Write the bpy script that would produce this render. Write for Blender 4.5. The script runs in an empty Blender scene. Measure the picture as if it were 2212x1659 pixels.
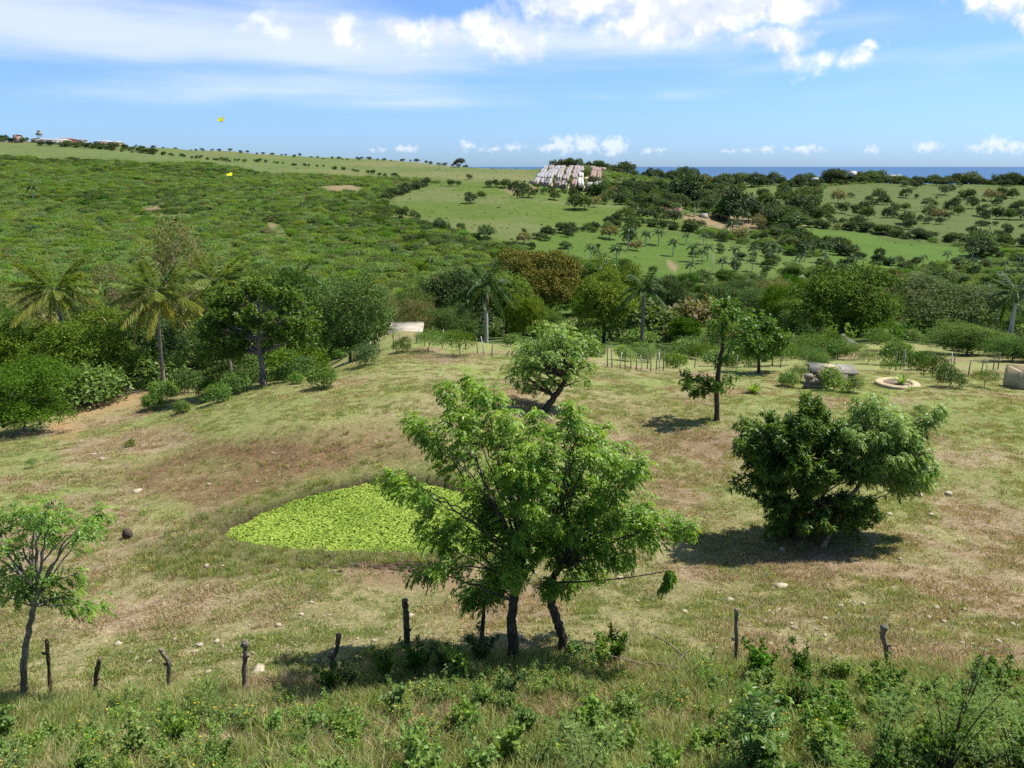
import bpy, math, random
import numpy as np
from mathutils import Vector, Matrix

SC = bpy.context.scene
COL = SC.collection
# ------------------------------------------------------------------ camera
F = 800.0                         # focal length in pixels of a 1024 x 768 frame
K = 1024.0 / 2212.0               # coordinates below were read from the photograph at 2212 px width
P = math.atan((384 - 166) / F)    # pitch: the sea horizon sits on row 166
sP, cP = math.sin(P), math.cos(P)
cam = bpy.data.cameras.new('camera')
cam.sensor_width = 36.0
cam.lens = F / 1024.0 * 36.0
cam.clip_start = 0.1
cam.clip_end = 120000
camo = bpy.data.objects.new('camera', cam)
camo.location = (0, 0, 0)
camo.rotation_euler = (math.pi / 2 - P, 0, 0)
COL.objects.link(camo)
SC.camera = camo

# ------------------------------------------------------------------ light and exposure
SUN_AZ = 72.0                     # degrees clockwise from the viewing direction (+y)
SUN_EL = 60.0
SC.view_settings.view_transform = 'Standard'
SC.view_settings.look = 'None'
SC.view_settings.exposure = 0.65
SC.view_settings.gamma = 1.0
SC.view_settings.use_curve_mapping = False
sun = bpy.data.lights.new('sun', 'SUN')
sun.energy = 4.8
sun.angle = math.radians(0.53)
sun.color = (1.0, 0.955, 0.87)
suno = bpy.data.objects.new('sun', sun)
_a, _e = math.radians(SUN_AZ), math.radians(SUN_EL)
SUNDIR = Vector((math.sin(_a) * math.cos(_e), math.cos(_a) * math.cos(_e), math.sin(_e)))
suno.rotation_euler = SUNDIR.to_track_quat('Z', 'Y').to_euler()
suno.location = (40, 20, 60)
COL.objects.link(suno)

SC.cycles.use_denoising = False
SC.cycles.max_bounces = 6
SC.cycles.diffuse_bounces = 3
SC.cycles.glossy_bounces = 2
SC.cycles.transmission_bounces = 3
SC.cycles.transparent_max_bounces = 4
SC.cycles.volume_bounces = 0


def ray(dx, dy):
    u = (dx * K - 512) / F
    v = (384 - dy * K) / F
    return (u, cP + v * sP, -sP + v * cP)


def azel(dx, dy):
    x, y, z = ray(dx, dy)
    return math.degrees(math.atan2(x, y)), math.degrees(math.atan2(z, math.hypot(x, y)))


# ------------------------------------------------------------------ world: sky with clouds
world = bpy.data.worlds.new('World')
SC.world = world
world.use_nodes = True
nt = world.node_tree
nt.nodes.clear()


def N(tree, typ, **kw):
    n = tree.nodes.new(typ)
    for k, v in kw.items():
        setattr(n, k, v)
    return n


def L(tree, a, b):
    tree.links.new(a, b)


def val(tree, sock, v):
    if isinstance(v, bpy.types.NodeSocket):
        tree.links.new(v, sock)
    else:
        sock.default_value = v


def M(tree, op, a, b=0.0, c=0.0, clamp=False):
    n = N(tree, 'ShaderNodeMath', operation=op, use_clamp=clamp)
    val(tree, n.inputs[0], a)
    val(tree, n.inputs[1], b)
    val(tree, n.inputs[2], c)
    return n.outputs[0]


def VM(tree, op, a, b=None):
    n = N(tree, 'ShaderNodeVectorMath', operation=op)
    val(tree, n.inputs[0], a)
    if b is not None:
        val(tree, n.inputs[1], b)
    return n.outputs['Value'] if op in ('LENGTH', 'DOT_PRODUCT') else n.outputs[0]


def SS(tree, x, lo, hi, a=0.0, b=1.0):
    n = N(tree, 'ShaderNodeMapRange', interpolation_type='SMOOTHSTEP')
    val(tree, n.inputs['Value'], x)
    n.inputs['From Min'].default_value = lo
    n.inputs['From Max'].default_value = hi
    n.inputs['To Min'].default_value = a
    n.inputs['To Max'].default_value = b
    return n.outputs[0]


def NOISE(tree, vec, scale, detail=4.0, rough=0.55, dist=0.0, out='Fac'):
    n = N(tree, 'ShaderNodeTexNoise')
    val(tree, n.inputs['Vector'], vec)
    n.inputs['Scale'].default_value = scale
    n.inputs['Detail'].default_value = detail
    n.inputs['Roughness'].default_value = rough
    n.inputs['Distortion'].default_value = dist
    return n.outputs[out]


def MIX(tree, fac, a, b, mode='MIX'):
    n = N(tree, 'ShaderNodeMix', data_type='RGBA', blend_type=mode)
    val(tree, n.inputs['Factor'], fac)
    for s, v in ((n.inputs[6], a), (n.inputs[7], b)):
        if isinstance(v, bpy.types.NodeSocket):
            tree.links.new(v, s)
        else:
            s.default_value = (v[0], v[1], v[2], 1)
    return n.outputs[2]


sky = N(nt, 'ShaderNodeTexSky', sky_type='NISHITA')
sky.sun_disc = False
sky.sun_elevation = math.radians(SUN_EL)
sky.sun_rotation = math.radians(SUN_AZ)
sky.altitude = 60
sky.air_density = 1.0
sky.dust_density = 0.5
sky.ozone_density = 2.0
tc = N(nt, 'ShaderNodeTexCoord')
dirv = VM(nt, 'NORMALIZE', tc.outputs['Generated'])
sep = N(nt, 'ShaderNodeSeparateXYZ')
L(nt, dirv, sep.inputs[0])
az = M(nt, 'MULTIPLY', M(nt, 'ARCTAN2', sep.outputs[0], sep.outputs[1]), 57.2958)
el = M(nt, 'MULTIPLY', M(nt, 'ARCSINE', sep.outputs[2]), 57.2958)
cmb = N(nt, 'ShaderNodeCombineXYZ')
L(nt, az, cmb.inputs[0])
L(nt, el, cmb.inputs[1])
ang = cmb.outputs[0]


def blob_field(tree, vec, blobs, smooth):
    acc = None
    for (dx, dy, rx, ry, w) in blobs:
        a0, e0 = azel(dx, dy)
        a1, _ = azel(dx + rx, dy)
        _, e1 = azel(dx, dy - ry)
        d = VM(tree, 'SUBTRACT', vec, (a0, e0, 0))
        d = VM(tree, 'MULTIPLY', d, (1 / abs(a1 - a0), 1 / abs(e1 - e0), 0))
        f = M(tree, 'MULTIPLY_ADD', VM(tree, 'LENGTH', d), -w, w)
        f = M(tree, 'MAXIMUM', f, -1.0)
        acc = f if acc is None else M(tree, 'SMOOTH_MAX', acc, f, smooth)
    return acc


# big cumulus near the top of the view and low cumulus over the sea
CUM = [(1290, -25, 190, 70, 1), (1450, -5, 200, 85, 1), (1400, 55, 110, 55, 1), (1600, -10, 190, 75, 1), (1700, 20, 90, 50, 1), (1520, 45, 130, 50, .9),
       (1210, 10, 110, 50, .8), (1070, 70, 75, 50, .8), (1040, 45, 60, 40, .7), (930, 75, 80, 36, .6), (870, 60, 60, 24, .55), (735, 65, 42, 36, .6), (765, 85, 26, 18, .5), (585, 55, 46, 26, .4), (1140, 95, 60, 30, .55),
       (1690, 85, 75, 32, .75), (1715, 125, 34, 36, .65), (1640, 85, 50, 24, .55), (1770, 135, 34, 20, .5), (1850, 122, 42, 24, .75), (1880, 98, 30, 14, .55),
       (2190, -5, 75, 45, 1), (2222, 50, 36, 42, .95), (2110, -10, 60, 25, .7)]
LOW = [(1215, 312, 34, 26, .9), (1265, 312, 46, 26, 1), (1325, 316, 40, 28, 1), (1190, 318, 36, 14, .8), (1110, 318, 34, 13, .6), (1012, 316, 26, 14, .6), (1008, 308, 10, 9, .7), (1070, 322, 50, 10, .45),
       (878, 320, 32, 11, .7), (820, 323, 30, 7, .4), (1395, 325, 16, 11, .5), (1428, 325, 20, 9, .5), (1570, 326, 24, 6, .45), (1618, 324, 30, 8, .5), (1660, 322, 22, 10, .55), (1735, 322, 56, 12, .65), (1880, 322, 28, 12, .5),
       (2005, 316, 40, 18, .8), (2150, 312, 46, 22, .95), (2190, 318, 44, 16, .8), (2120, 318, 36, 13, .6), (2290, 318, 60, 18, .7), (-90, 318, 60, 14, .6)]
def NOISE2(tree, vec, scale, detail=4.0, rough=0.55, out='Fac'):
    n = N(tree, 'ShaderNodeTexNoise', noise_dimensions='2D')
    val(tree, n.inputs['Vector'], vec)
    n.inputs['Scale'].default_value = scale
    n.inputs['Detail'].default_value = detail
    n.inputs['Roughness'].default_value = rough
    return n.outputs[out]


# clear sky: bluer towards the horizon than the sky model alone
hsv = N(nt, 'ShaderNodeHueSaturation')
hsv.inputs['Saturation'].default_value = 0.98
hsv.inputs['Value'].default_value = 1.06
hz_t = MIX(nt, SS(nt, el, -1.0, 24.0), (0.66, 1.02, 1.80), (0.98, 1.13, 1.20))
L(nt, MIX(nt, 1.0, sky.outputs[0], hz_t, 'MULTIPLY'), hsv.inputs['Color'])
clear = hsv.outputs[0]
CW = (11.2, 11.2, 11.2)          # sunlit cloud
CS = (8.2, 8.7, 9.7)           # shaded cloud base
CV = (8.6, 9.4, 10.9)           # thin high cloud


def BG(color):
    b_ = N(nt, 'ShaderNodeBackground')
    b_.inputs['Strength'].default_value = 0.066
    L(nt, color, b_.inputs[0])
    return b_.outputs[0]


# the upper part of the view: big cumulus over streaks of high cloud
wn = NOISE2(nt, ang, 0.42, 4, 0.62, 'Color')
angw = VM(nt, 'ADD', ang, VM(nt, 'MULTIPLY', VM(nt, 'SUBTRACT', wn, (.5, .5, .5)), (3.4, 1.8, 0)))
fine = NOISE2(nt, VM(nt, 'MULTIPLY', ang, (.8, 1.15, 1)), 0.75, 7, 0.58)
bigf = blob_field(nt, angw, CUM, 0.15)
cum_a = SS(nt, M(nt, 'MULTIPLY_ADD', M(nt, 'SUBTRACT', fine, 0.5), 0.90, bigf), -0.26, 0.70)
VEIL = [(60, 40, 1000, 120, 1.15), (700, 105, 900, 70, .95), (1180, 95, 620, 60, .8), (560, 205, 480, 48, .62), (880, 228, 330, 24, .45), (1480, 185, 130, 22, .4), (1750, 150, 330, 22, .35), (1260, 200, 200, 20, .3),
        (250, 275, 500, 34, .42), (2050, 150, 300, 40, .3), (1850, 60, 300, 40, .3)]
wn3 = NOISE2(nt, VM(nt, 'MULTIPLY', ang, (0.3, 1.0, 0)), 0.2, 2, 0.5, 'Color')
angw3 = VM(nt, 'ADD', ang, VM(nt, 'MULTIPLY', VM(nt, 'SUBTRACT', wn3, (.5, .5, .5)), (8.0, 2.6, 0)))
veilf = blob_field(nt, angw3, VEIL, 0.3)
rot = N(nt, 'ShaderNodeMapping')
rot.inputs['Rotation'].default_value = (0, 0, math.radians(-4))
rot.inputs['Scale'].default_value = (0.06, 0.5, 1)
L(nt, ang, rot.inputs[0])
streak = NOISE2(nt, rot.outputs[0], 1.0, 6, 0.55)
veil_a = SS(nt, M(nt, 'MULTIPLY_ADD', M(nt, 'SUBTRACT', streak, 0.5), 1.1, veilf), -0.15, 0.85)
veil_a = M(nt, 'MULTIPLY', veil_a, 0.74)
shade = SS(nt, M(nt, 'MULTIPLY_ADD', M(nt, 'SUBTRACT', wn, 0.5), 0.6, NOISE2(nt, VM(nt, 'ADD', ang, (0.6, -0.9, 0)), 0.42, 4, 0.55)), 0.40, 0.62)
top = MIX(nt, veil_a, clear, CV)
top = MIX(nt, cum_a, top, MIX(nt, shade, CS, CW))
# the lower part: small cumulus standing over the sea
wn2 = NOISE2(nt, ang, 1.5, 3, 0.6, 'Color')
angw2 = VM(nt, 'ADD', ang, VM(nt, 'MULTIPLY', VM(nt, 'SUBTRACT', wn2, (.5, .5, .5)), (.8, .5, 0)))
lowf = blob_field(nt, angw2, LOW, 0.1)
fine2 = NOISE2(nt, ang, 2.4, 5, 0.62)
low_a = SS(nt, M(nt, 'MULTIPLY_ADD', M(nt, 'SUBTRACT', fine2, 0.5), 1.2, lowf), 0.0, 0.75)
low = MIX(nt, M(nt, 'MULTIPLY', low_a, 0.7), clear, (9.4, 10.0, 11.2))
# the same kinds of cloud go on all round, outside the photograph's field of view
gen = SS(nt, NOISE(nt, VM(nt, 'MULTIPLY', dirv, (1, 1, 2.0)), 3.0, 4, 0.55), 0.55, 0.74)
gen = M(nt, 'MULTIPLY', gen, SS(nt, el, 1.0, 8.0, 0.0, 0.8))
around = MIX(nt, gen, clear, CW)
mx1 = N(nt, 'ShaderNodeMixShader')
L(nt, SS(nt, el, 3.2, 4.2), mx1.inputs[0])
L(nt, BG(low), mx1.inputs[1])
L(nt, BG(top), mx1.inputs[2])
inview = M(nt, 'MULTIPLY', SS(nt, M(nt, 'ABSOLUTE', az), 40.0, 50.0, 1.0, 0.0), SS(nt, el, 17.0, 25.0, 1.0, 0.0))
mx2 = N(nt, 'ShaderNodeMixShader')
L(nt, inview, mx2.inputs[0])
L(nt, BG(around), mx2.inputs[1])
L(nt, mx1.outputs[0], mx2.inputs[2])
wo = N(nt, 'ShaderNodeOutputWorld')
L(nt, mx2.outputs[0], wo.inputs[0])
world.cycles.sampling_method = 'MANUAL'
world.cycles.sample_map_resolution = 512

# ------------------------------------------------------------------ numpy noise
rng = np.random.default_rng(7)
random.seed(7)
_perm = np.random.default_rng(1).random((256, 256))


def vnoise(x, y):
    x = np.asarray(x, float)
    y = np.asarray(y, float)
    xi = np.floor(x).astype(int)
    yi = np.floor(y).astype(int)
    fx = x - xi
    fy = y - yi
    fx = fx * fx * (3 - 2 * fx)
    fy = fy * fy * (3 - 2 * fy)
    g = lambda a, b: _perm[a & 255, b & 255]
    return ((g(xi, yi) * (1 - fx) + g(xi + 1, yi) * fx) * (1 - fy) + (g(xi, yi + 1) * (1 - fx) + g(xi + 1, yi + 1) * fx) * fy)


def fbm(x, y, s, oct=4, gain=0.5):
    t = 0
    a = 1
    w = 0
    for i in range(oct):
        t = t + a * vnoise(np.asarray(x) / s + 17.3 * i, np.asarray(y) / s + 9.1 * i)
        w += a
        a *= gain
        s /= 2.03
    return t / w


def sstep(x, a, b):
    t = np.clip((np.asarray(x, float) - a) / (b - a), 0, 1)
    return t * t * (3 - 2 * t)


# ------------------------------------------------------------------ terrain height
def tand(dy):
    return math.tan(P - math.atan((384 - dy * K) / F))


def prof(*rows):
    """rows: (forward distance, picture row) or (forward distance, None, height)"""
    out = []
    for r in rows:
        out.append((r[0], r[2] if len(r) == 3 else -r[0] * tand(r[1])))
    return out


H0 = [(0, None, -5.6), (4, None, -6.1), (9, 1659)]
WZ = -11.6                                           # water level of the pond
FAR = [(1500, None, -32), (2400, None, -60), (3300, None, -84), (6000, None, -90)]
COLS = [
    (-400, prof(*H0, (13, 1510), (17, 1370), (24, 1150), (30, 1020), (35, 955), (42, None, -15), (50, None, -17.5), (60, None, -20), (90, None, -26), (150, None, -32), (210, None, -34), (280, 560), (360, 500), (450, 450), (560, 400), (680, 358), (800, 331), (1050, 298), (1300, None, 34), (2000, None, 15), (3500, None, -50), (6000, None, -90))),
    (0, prof(*H0, (13, 1510), (17, 1370), (24, 1150), (30, 1020), (36, 945), (40, None, -13.4), (46, None, -14.6), (54, None, -16.5), (65, None, -20), (90, None, -26), (150, None, -32), (210, None, -34), (280, 560), (360, 500), (450, 450), (560, 400), (680, 360), (800, 335), (1050, 304), (1300, None, 30), (2000, None, 10), (3500, None, -50), (6000, None, -90))),
    (300, prof(*H0, (13.3, 1500), (17.5, 1340), (22.6, 1165), (29.4, 1010), (35, 940), (42, 895), (50, 845), (58, None, -16.5), (70, None, -20.5), (95, None, -26), (150, None, -32), (210, None, -34), (280, 560), (360, 500), (450, 450), (560, 405), (690, 362), (820, 340), (1080, 312), (1300, None, 22), (2000, None, 5), (3500, None, -55), (6000, None, -90))),
    (600, prof(*H0, (13.6, 1470), (18, 1305), (22, None, -11.4), (28.5, None, -11.4), (30.3, 962), (33.6, 900), (38.8, 850), (43.5, 826), (50, None, -13.6), (60, None, -17), (75, None, -21), (95, None, -26), (150, None, -33), (210, None, -35), (280, 560), (350, 505), (430, 460), (540, 415), (680, 375), (860, 352), (1150, 332), (1400, None, 12), (2000, None, -5), (3500, None, -60), (6000, None, -90))),
    (850, prof(*H0, (14, 1435), (18, 1305), (22, None, -11.4), (28.5, None, -11.4), (30, 966), (33.4, 897), (38.4, 842), (46.5, 785), (55.5, 748), (66, None, -14.6), (76, 702), (95, None, -22), (140, None, -30), (200, None, -34), (260, None, -34), (310, 555), (380, 495), (460, 450), (560, 412), (680, 385), (820, 366), (1100, 347), (1400, None, 2), (2000, None, -18), (3300, None, -75), (6000, None, -90))),
    (1106, prof(*H0, (14, 1430), (18, 1305), (22, None, -11.4), (28.5, None, -11.4), (30, 964), (33.5, 898), (38.5, 845), (46.8, 795), (55.5, 765), (70, None, -16.0), (90, 738), (130, None, -26.5), (180, None, -33), (230, None, -35), (270, 590), (320, 545), (380, 490), (450, 450), (540, 415), (650, 388), (820, 368), (1000, 364), *FAR)),
    (1240, prof(*H0, (14, 1430), (18, 1305), (22, 1205), (28.5, 1045), (31, 975), (35, 905), (40, 852), (48, 802), (57, 772), (72, None, -16.6), (92, None, -20.5), (130, None, -27), (180, None, -33), (230, None, -36), (270, None, -36), (320, 553), (380, 500), (450, 463), (540, 432), (640, 412), (790, 358), (850, None, 0), (1000, None, -8), *FAR)),
    (1330, prof(*H0, (14, 1430), (18, 1305), (22, 1205), (28.5, 1045), (31, 978), (35, 908), (40, 855), (48, 808), (57, 785), (72, None, -16.6), (92, None, -20.5), (130, None, -27), (180, None, -33), (230, None, -36), (270, None, -37), (320, 560), (380, 508), (450, 468), (540, 436), (640, 416), (790, 372), (850, None, -9), (1000, None, -14), *FAR)),
    (1440, prof(*H0, (14, 1430), (18, 1308), (22, 1207), (28.5, 1050), (31, 985), (35, 915), (40, 862), (48, 818), (57, 798), (75, None, -18), (110, None, -24), (150, None, -30), (200, None, -35), (260, None, -37), (320, 570), (380, 518), (450, 476), (540, 445), (640, 420), (760, 400), (900, 394), *FAR)),
    (1600, prof(*H0, (14, 1440), (18, 1312), (22, 1208), (28.5, 1055), (31, 992), (35, 920), (40, 865), (48, 822), (57, 798), (66, None, -16.5), (80, None, -19.5), (120, None, -26), (180, None, -34), (250, None, -38), (300, 582), (350, 552), (420, 517), (500, 482), (600, 455), (750, 432), (900, 396), *FAR)),
    (1900, prof(*H0, (14, 1440), (18, 1315), (22, 1210), (30, 1005), (35, 922), (40, 870), (48, 822), (54, 805), (66, None, -16), (85, 735), (120, None, -25), (200, None, -36), (280, None, -41), (350, 575), (420, 532), (480, 503), (600, 466), (800, 422), (1000, 396), (1100, None, -26), *FAR)),
    (2212, prof(*H0, (14, 1440), (18, 1315), (22, 1210), (30, 1005), (35, 922), (40, 872), (47, 830), (54, 808), (66, None, -15.5), (85, None, -19.5), (120, None, -26), (200, None, -36), (280, None, -42), (350, 592), (420, 545), (480, 512), (600, 471), (800, 426), (1000, 401), (1100, None, -29), *FAR)),
    (2700, prof(*H0, (14, 1440), (18, 1315), (22, 1210), (30, 1005), (35, 922), (40, 872), (47, 830), (54, 808), (66, None, -15.5), (85, None, -19.5), (120, None, -26), (200, None, -36), (280, None, -42), (350, 600), (420, 550), (480, 515), (600, 475), (800, 430), (1000, 405), (1100, None, -31), *FAR)),
]
T0 = 4.0
TT = np.linspace(math.log(T0), math.log(6000 + T0), 900)
YY = np.exp(TT) - T0
UU = np.linspace(-1.6, 1.6, 321)
_cu = np.array([((dx * K - 512) / F) / (cP + 0.1 * sP) for dx, _ in COLS])
_cz = np.array([np.interp(YY, [r[0] for r in pr], [r[1] for r in pr]) for _, pr in COLS])


def _smooth(a, n, axis):
    k = np.hanning(n + 2)[1:-1]
    k /= k.sum()
    pad = [(0, 0)] * a.ndim
    pad[axis] = (n // 2, n // 2)
    b = np.pad(a, pad, mode='edge')
    return np.apply_along_axis(lambda m: np.convolve(m, k, 'valid'), axis, b)


_cz = _smooth(_cz, 15, 1)
ZT = np.empty((len(UU), len(YY)))
for j in range(len(YY)):
    ZT[:, j] = np.interp(UU, _cu, _cz[:, j])
ZT = _smooth(ZT, 9, 0)

# outline of the pond, read in the photograph, laid on the water level
POND = [(470, 1163), (500, 1140), (560, 1112), (620, 1085), (700, 1062), (790, 1044), (880, 1042), (970, 1052), (1040, 1078), (1085, 1120), (1080, 1175), (1020, 1206), (900, 1213), (800, 1210), (700, 1206), (600, 1199), (520, 1190), (480, 1178)]


def on_plane(dx, dy, z):
    x, y, zz = ray(dx, dy)
    t = z / zz
    return np.array((x * t, y * t, z))


PONDXY = np.array([on_plane(dx, dy, WZ)[:2] for dx, dy in POND])


def poly_sd(px, py, poly):
    """signed distance to a polygon, negative inside"""
    px = np.asarray(px, float)
    py = np.asarray(py, float)
    d = np.full(px.shape, 1e18)
    ins = np.zeros(px.shape, bool)
    n = len(poly)
    for i in range(n):
        ax, ay = poly[i]
        bx, by = poly[(i + 1) % n]
        ex, ey = bx - ax, by - ay
        wx, wy = px - ax, py - ay
        t = np.clip((wx * ex + wy * ey) / (ex * ex + ey * ey + 1e-12), 0, 1)
        d = np.minimum(d, (wx - ex * t) ** 2 + (wy - ey * t) ** 2)
        c = ((ay > py) != (by > py)) & (px < (bx - ax) * (py - ay) / (by - ay + 1e-12) + ax)
        ins ^= c
    d = np.sqrt(d)
    return np.where(ins, -d, d)


def h(x, y):
    x = np.asarray(x, float)
    y = np.asarray(y, float)
    yy = np.maximum(y, 0.01)
    u = np.clip(x / np.maximum(yy, 3.0), -1.599, 1.599)
    ti = (np.log(np.minimum(yy, 5999) + T0) - TT[0]) / (TT[1] - TT[0])
    ui = (u + 1.6) / (UU[1] - UU[0])
    i0 = np.clip(np.floor(ui).astype(int), 0, len(UU) - 2)
    j0 = np.clip(np.floor(ti).astype(int), 0, len(TT) - 2)
    fu = ui - i0
    ft = ti - j0
    z = (ZT[i0, j0] * (1 - fu) + ZT[i0 + 1, j0] * fu) * (1 - ft) + (ZT[i0, j0 + 1] * (1 - fu) + ZT[i0 + 1, j0 + 1] * fu) * ft
    near = 1 - sstep(y, 70, 140)
    z = z + near * ((fbm(x, y, 5.0, 3) - .5) * .55 + (fbm(x + 50, y, 1.3, 3) - .5) * .16)
    z = z + (1 - near) * ((fbm(x, y, 60.0, 3) - .5) * np.clip(y / 90, 0, 7))
    m = (y > 15) & (y < 36) & (np.abs(x) < 18)
    if np.any(m):
        sd = np.where(m, poly_sd(x, y, PONDXY), 50.0)
        rim = 1 - sstep(sd, 0.0, 3.2)
        lift = WZ + 0.06 + 0.06 * np.clip(sd, 0, 3) + (fbm(x, y, 0.9, 2) - .5) * .12
        z = np.where(m & (sd > 0), z * (1 - rim) + np.maximum(z, lift) * rim, z)
        z = np.where(m & (sd <= 0), WZ + 0.06 - 0.65 * sstep(-sd, -0.02, 1.1), z)
    return z


def hz(x, y):
    return float(h(np.array([x]), np.array([y]))[0])


_MY = np.exp(np.linspace(math.log(6.0), math.log(3000.0), 2600))


def at(dx, dy):
    """first point of the ground along the ray through a picture point"""
    rx, ry, rz = ray(dx, dy)
    xs = _MY * rx / ry
    zs = _MY * rz / ry
    g = h(xs, _MY)
    k = np.argmax(g >= zs)
    if g[k] < zs[k]:
        k = len(_MY) - 1
    k = max(k, 1)
    d0 = zs[k - 1] - g[k - 1]
    d1 = g[k] - zs[k]
    t = d0 / (d0 + d1 + 1e-9)
    y = _MY[k - 1] + (_MY[k] - _MY[k - 1]) * t
    x = y * rx / ry
    return (x, y, hz(x, y))


def at2(dx, dy, Ymax, Yd):
    p = at(dx, dy)
    return p if p[1] < Ymax else at_d(dx, Yd, dy)


def at_d(dx, Y, dy=700):
    """ground point at forward distance Y in the picture column dx"""
    rx, ry, rz = ray(dx, dy)
    x = Y * rx / ry
    return (x, Y, hz(x, Y))


def on_ray(dx, dy, Y):
    rx, ry, rz = ray(dx, dy)
    return np.array((Y * rx / ry, Y, Y * rz / ry))


def proj(x, y, z):
    """world -> photograph coordinates (2212 px wide)"""
    d = y * cP - z * sP
    d = np.maximum(d, 1e-3)
    u = x / d
    v = (y * sP + z * cP) / d
    return (512 + F * u) / K, (384 - F * v) / K


# ------------------------------------------------------------------ object helpers
def tag(o, label=None, cat=None, group=None, kind=None):
    if label:
        o['label'] = label
    if cat:
        o['category'] = cat
    if group:
        o['group'] = group
    if kind:
        o['kind'] = kind
    return o


def link(o, parent=None):
    COL.objects.link(o)
    if parent is not None:
        o.parent = parent
    return o


def empty(name, loc, rz=0.0, sc=1.0):
    o = bpy.data.objects.new(name, None)
    o.empty_display_size = 0.2
    o.location = loc
    o.rotation_euler = (0, 0, rz)
    o.scale = (sc, sc, sc) if not hasattr(sc, '__len__') else sc
    COL.objects.link(o)
    return o


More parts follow.
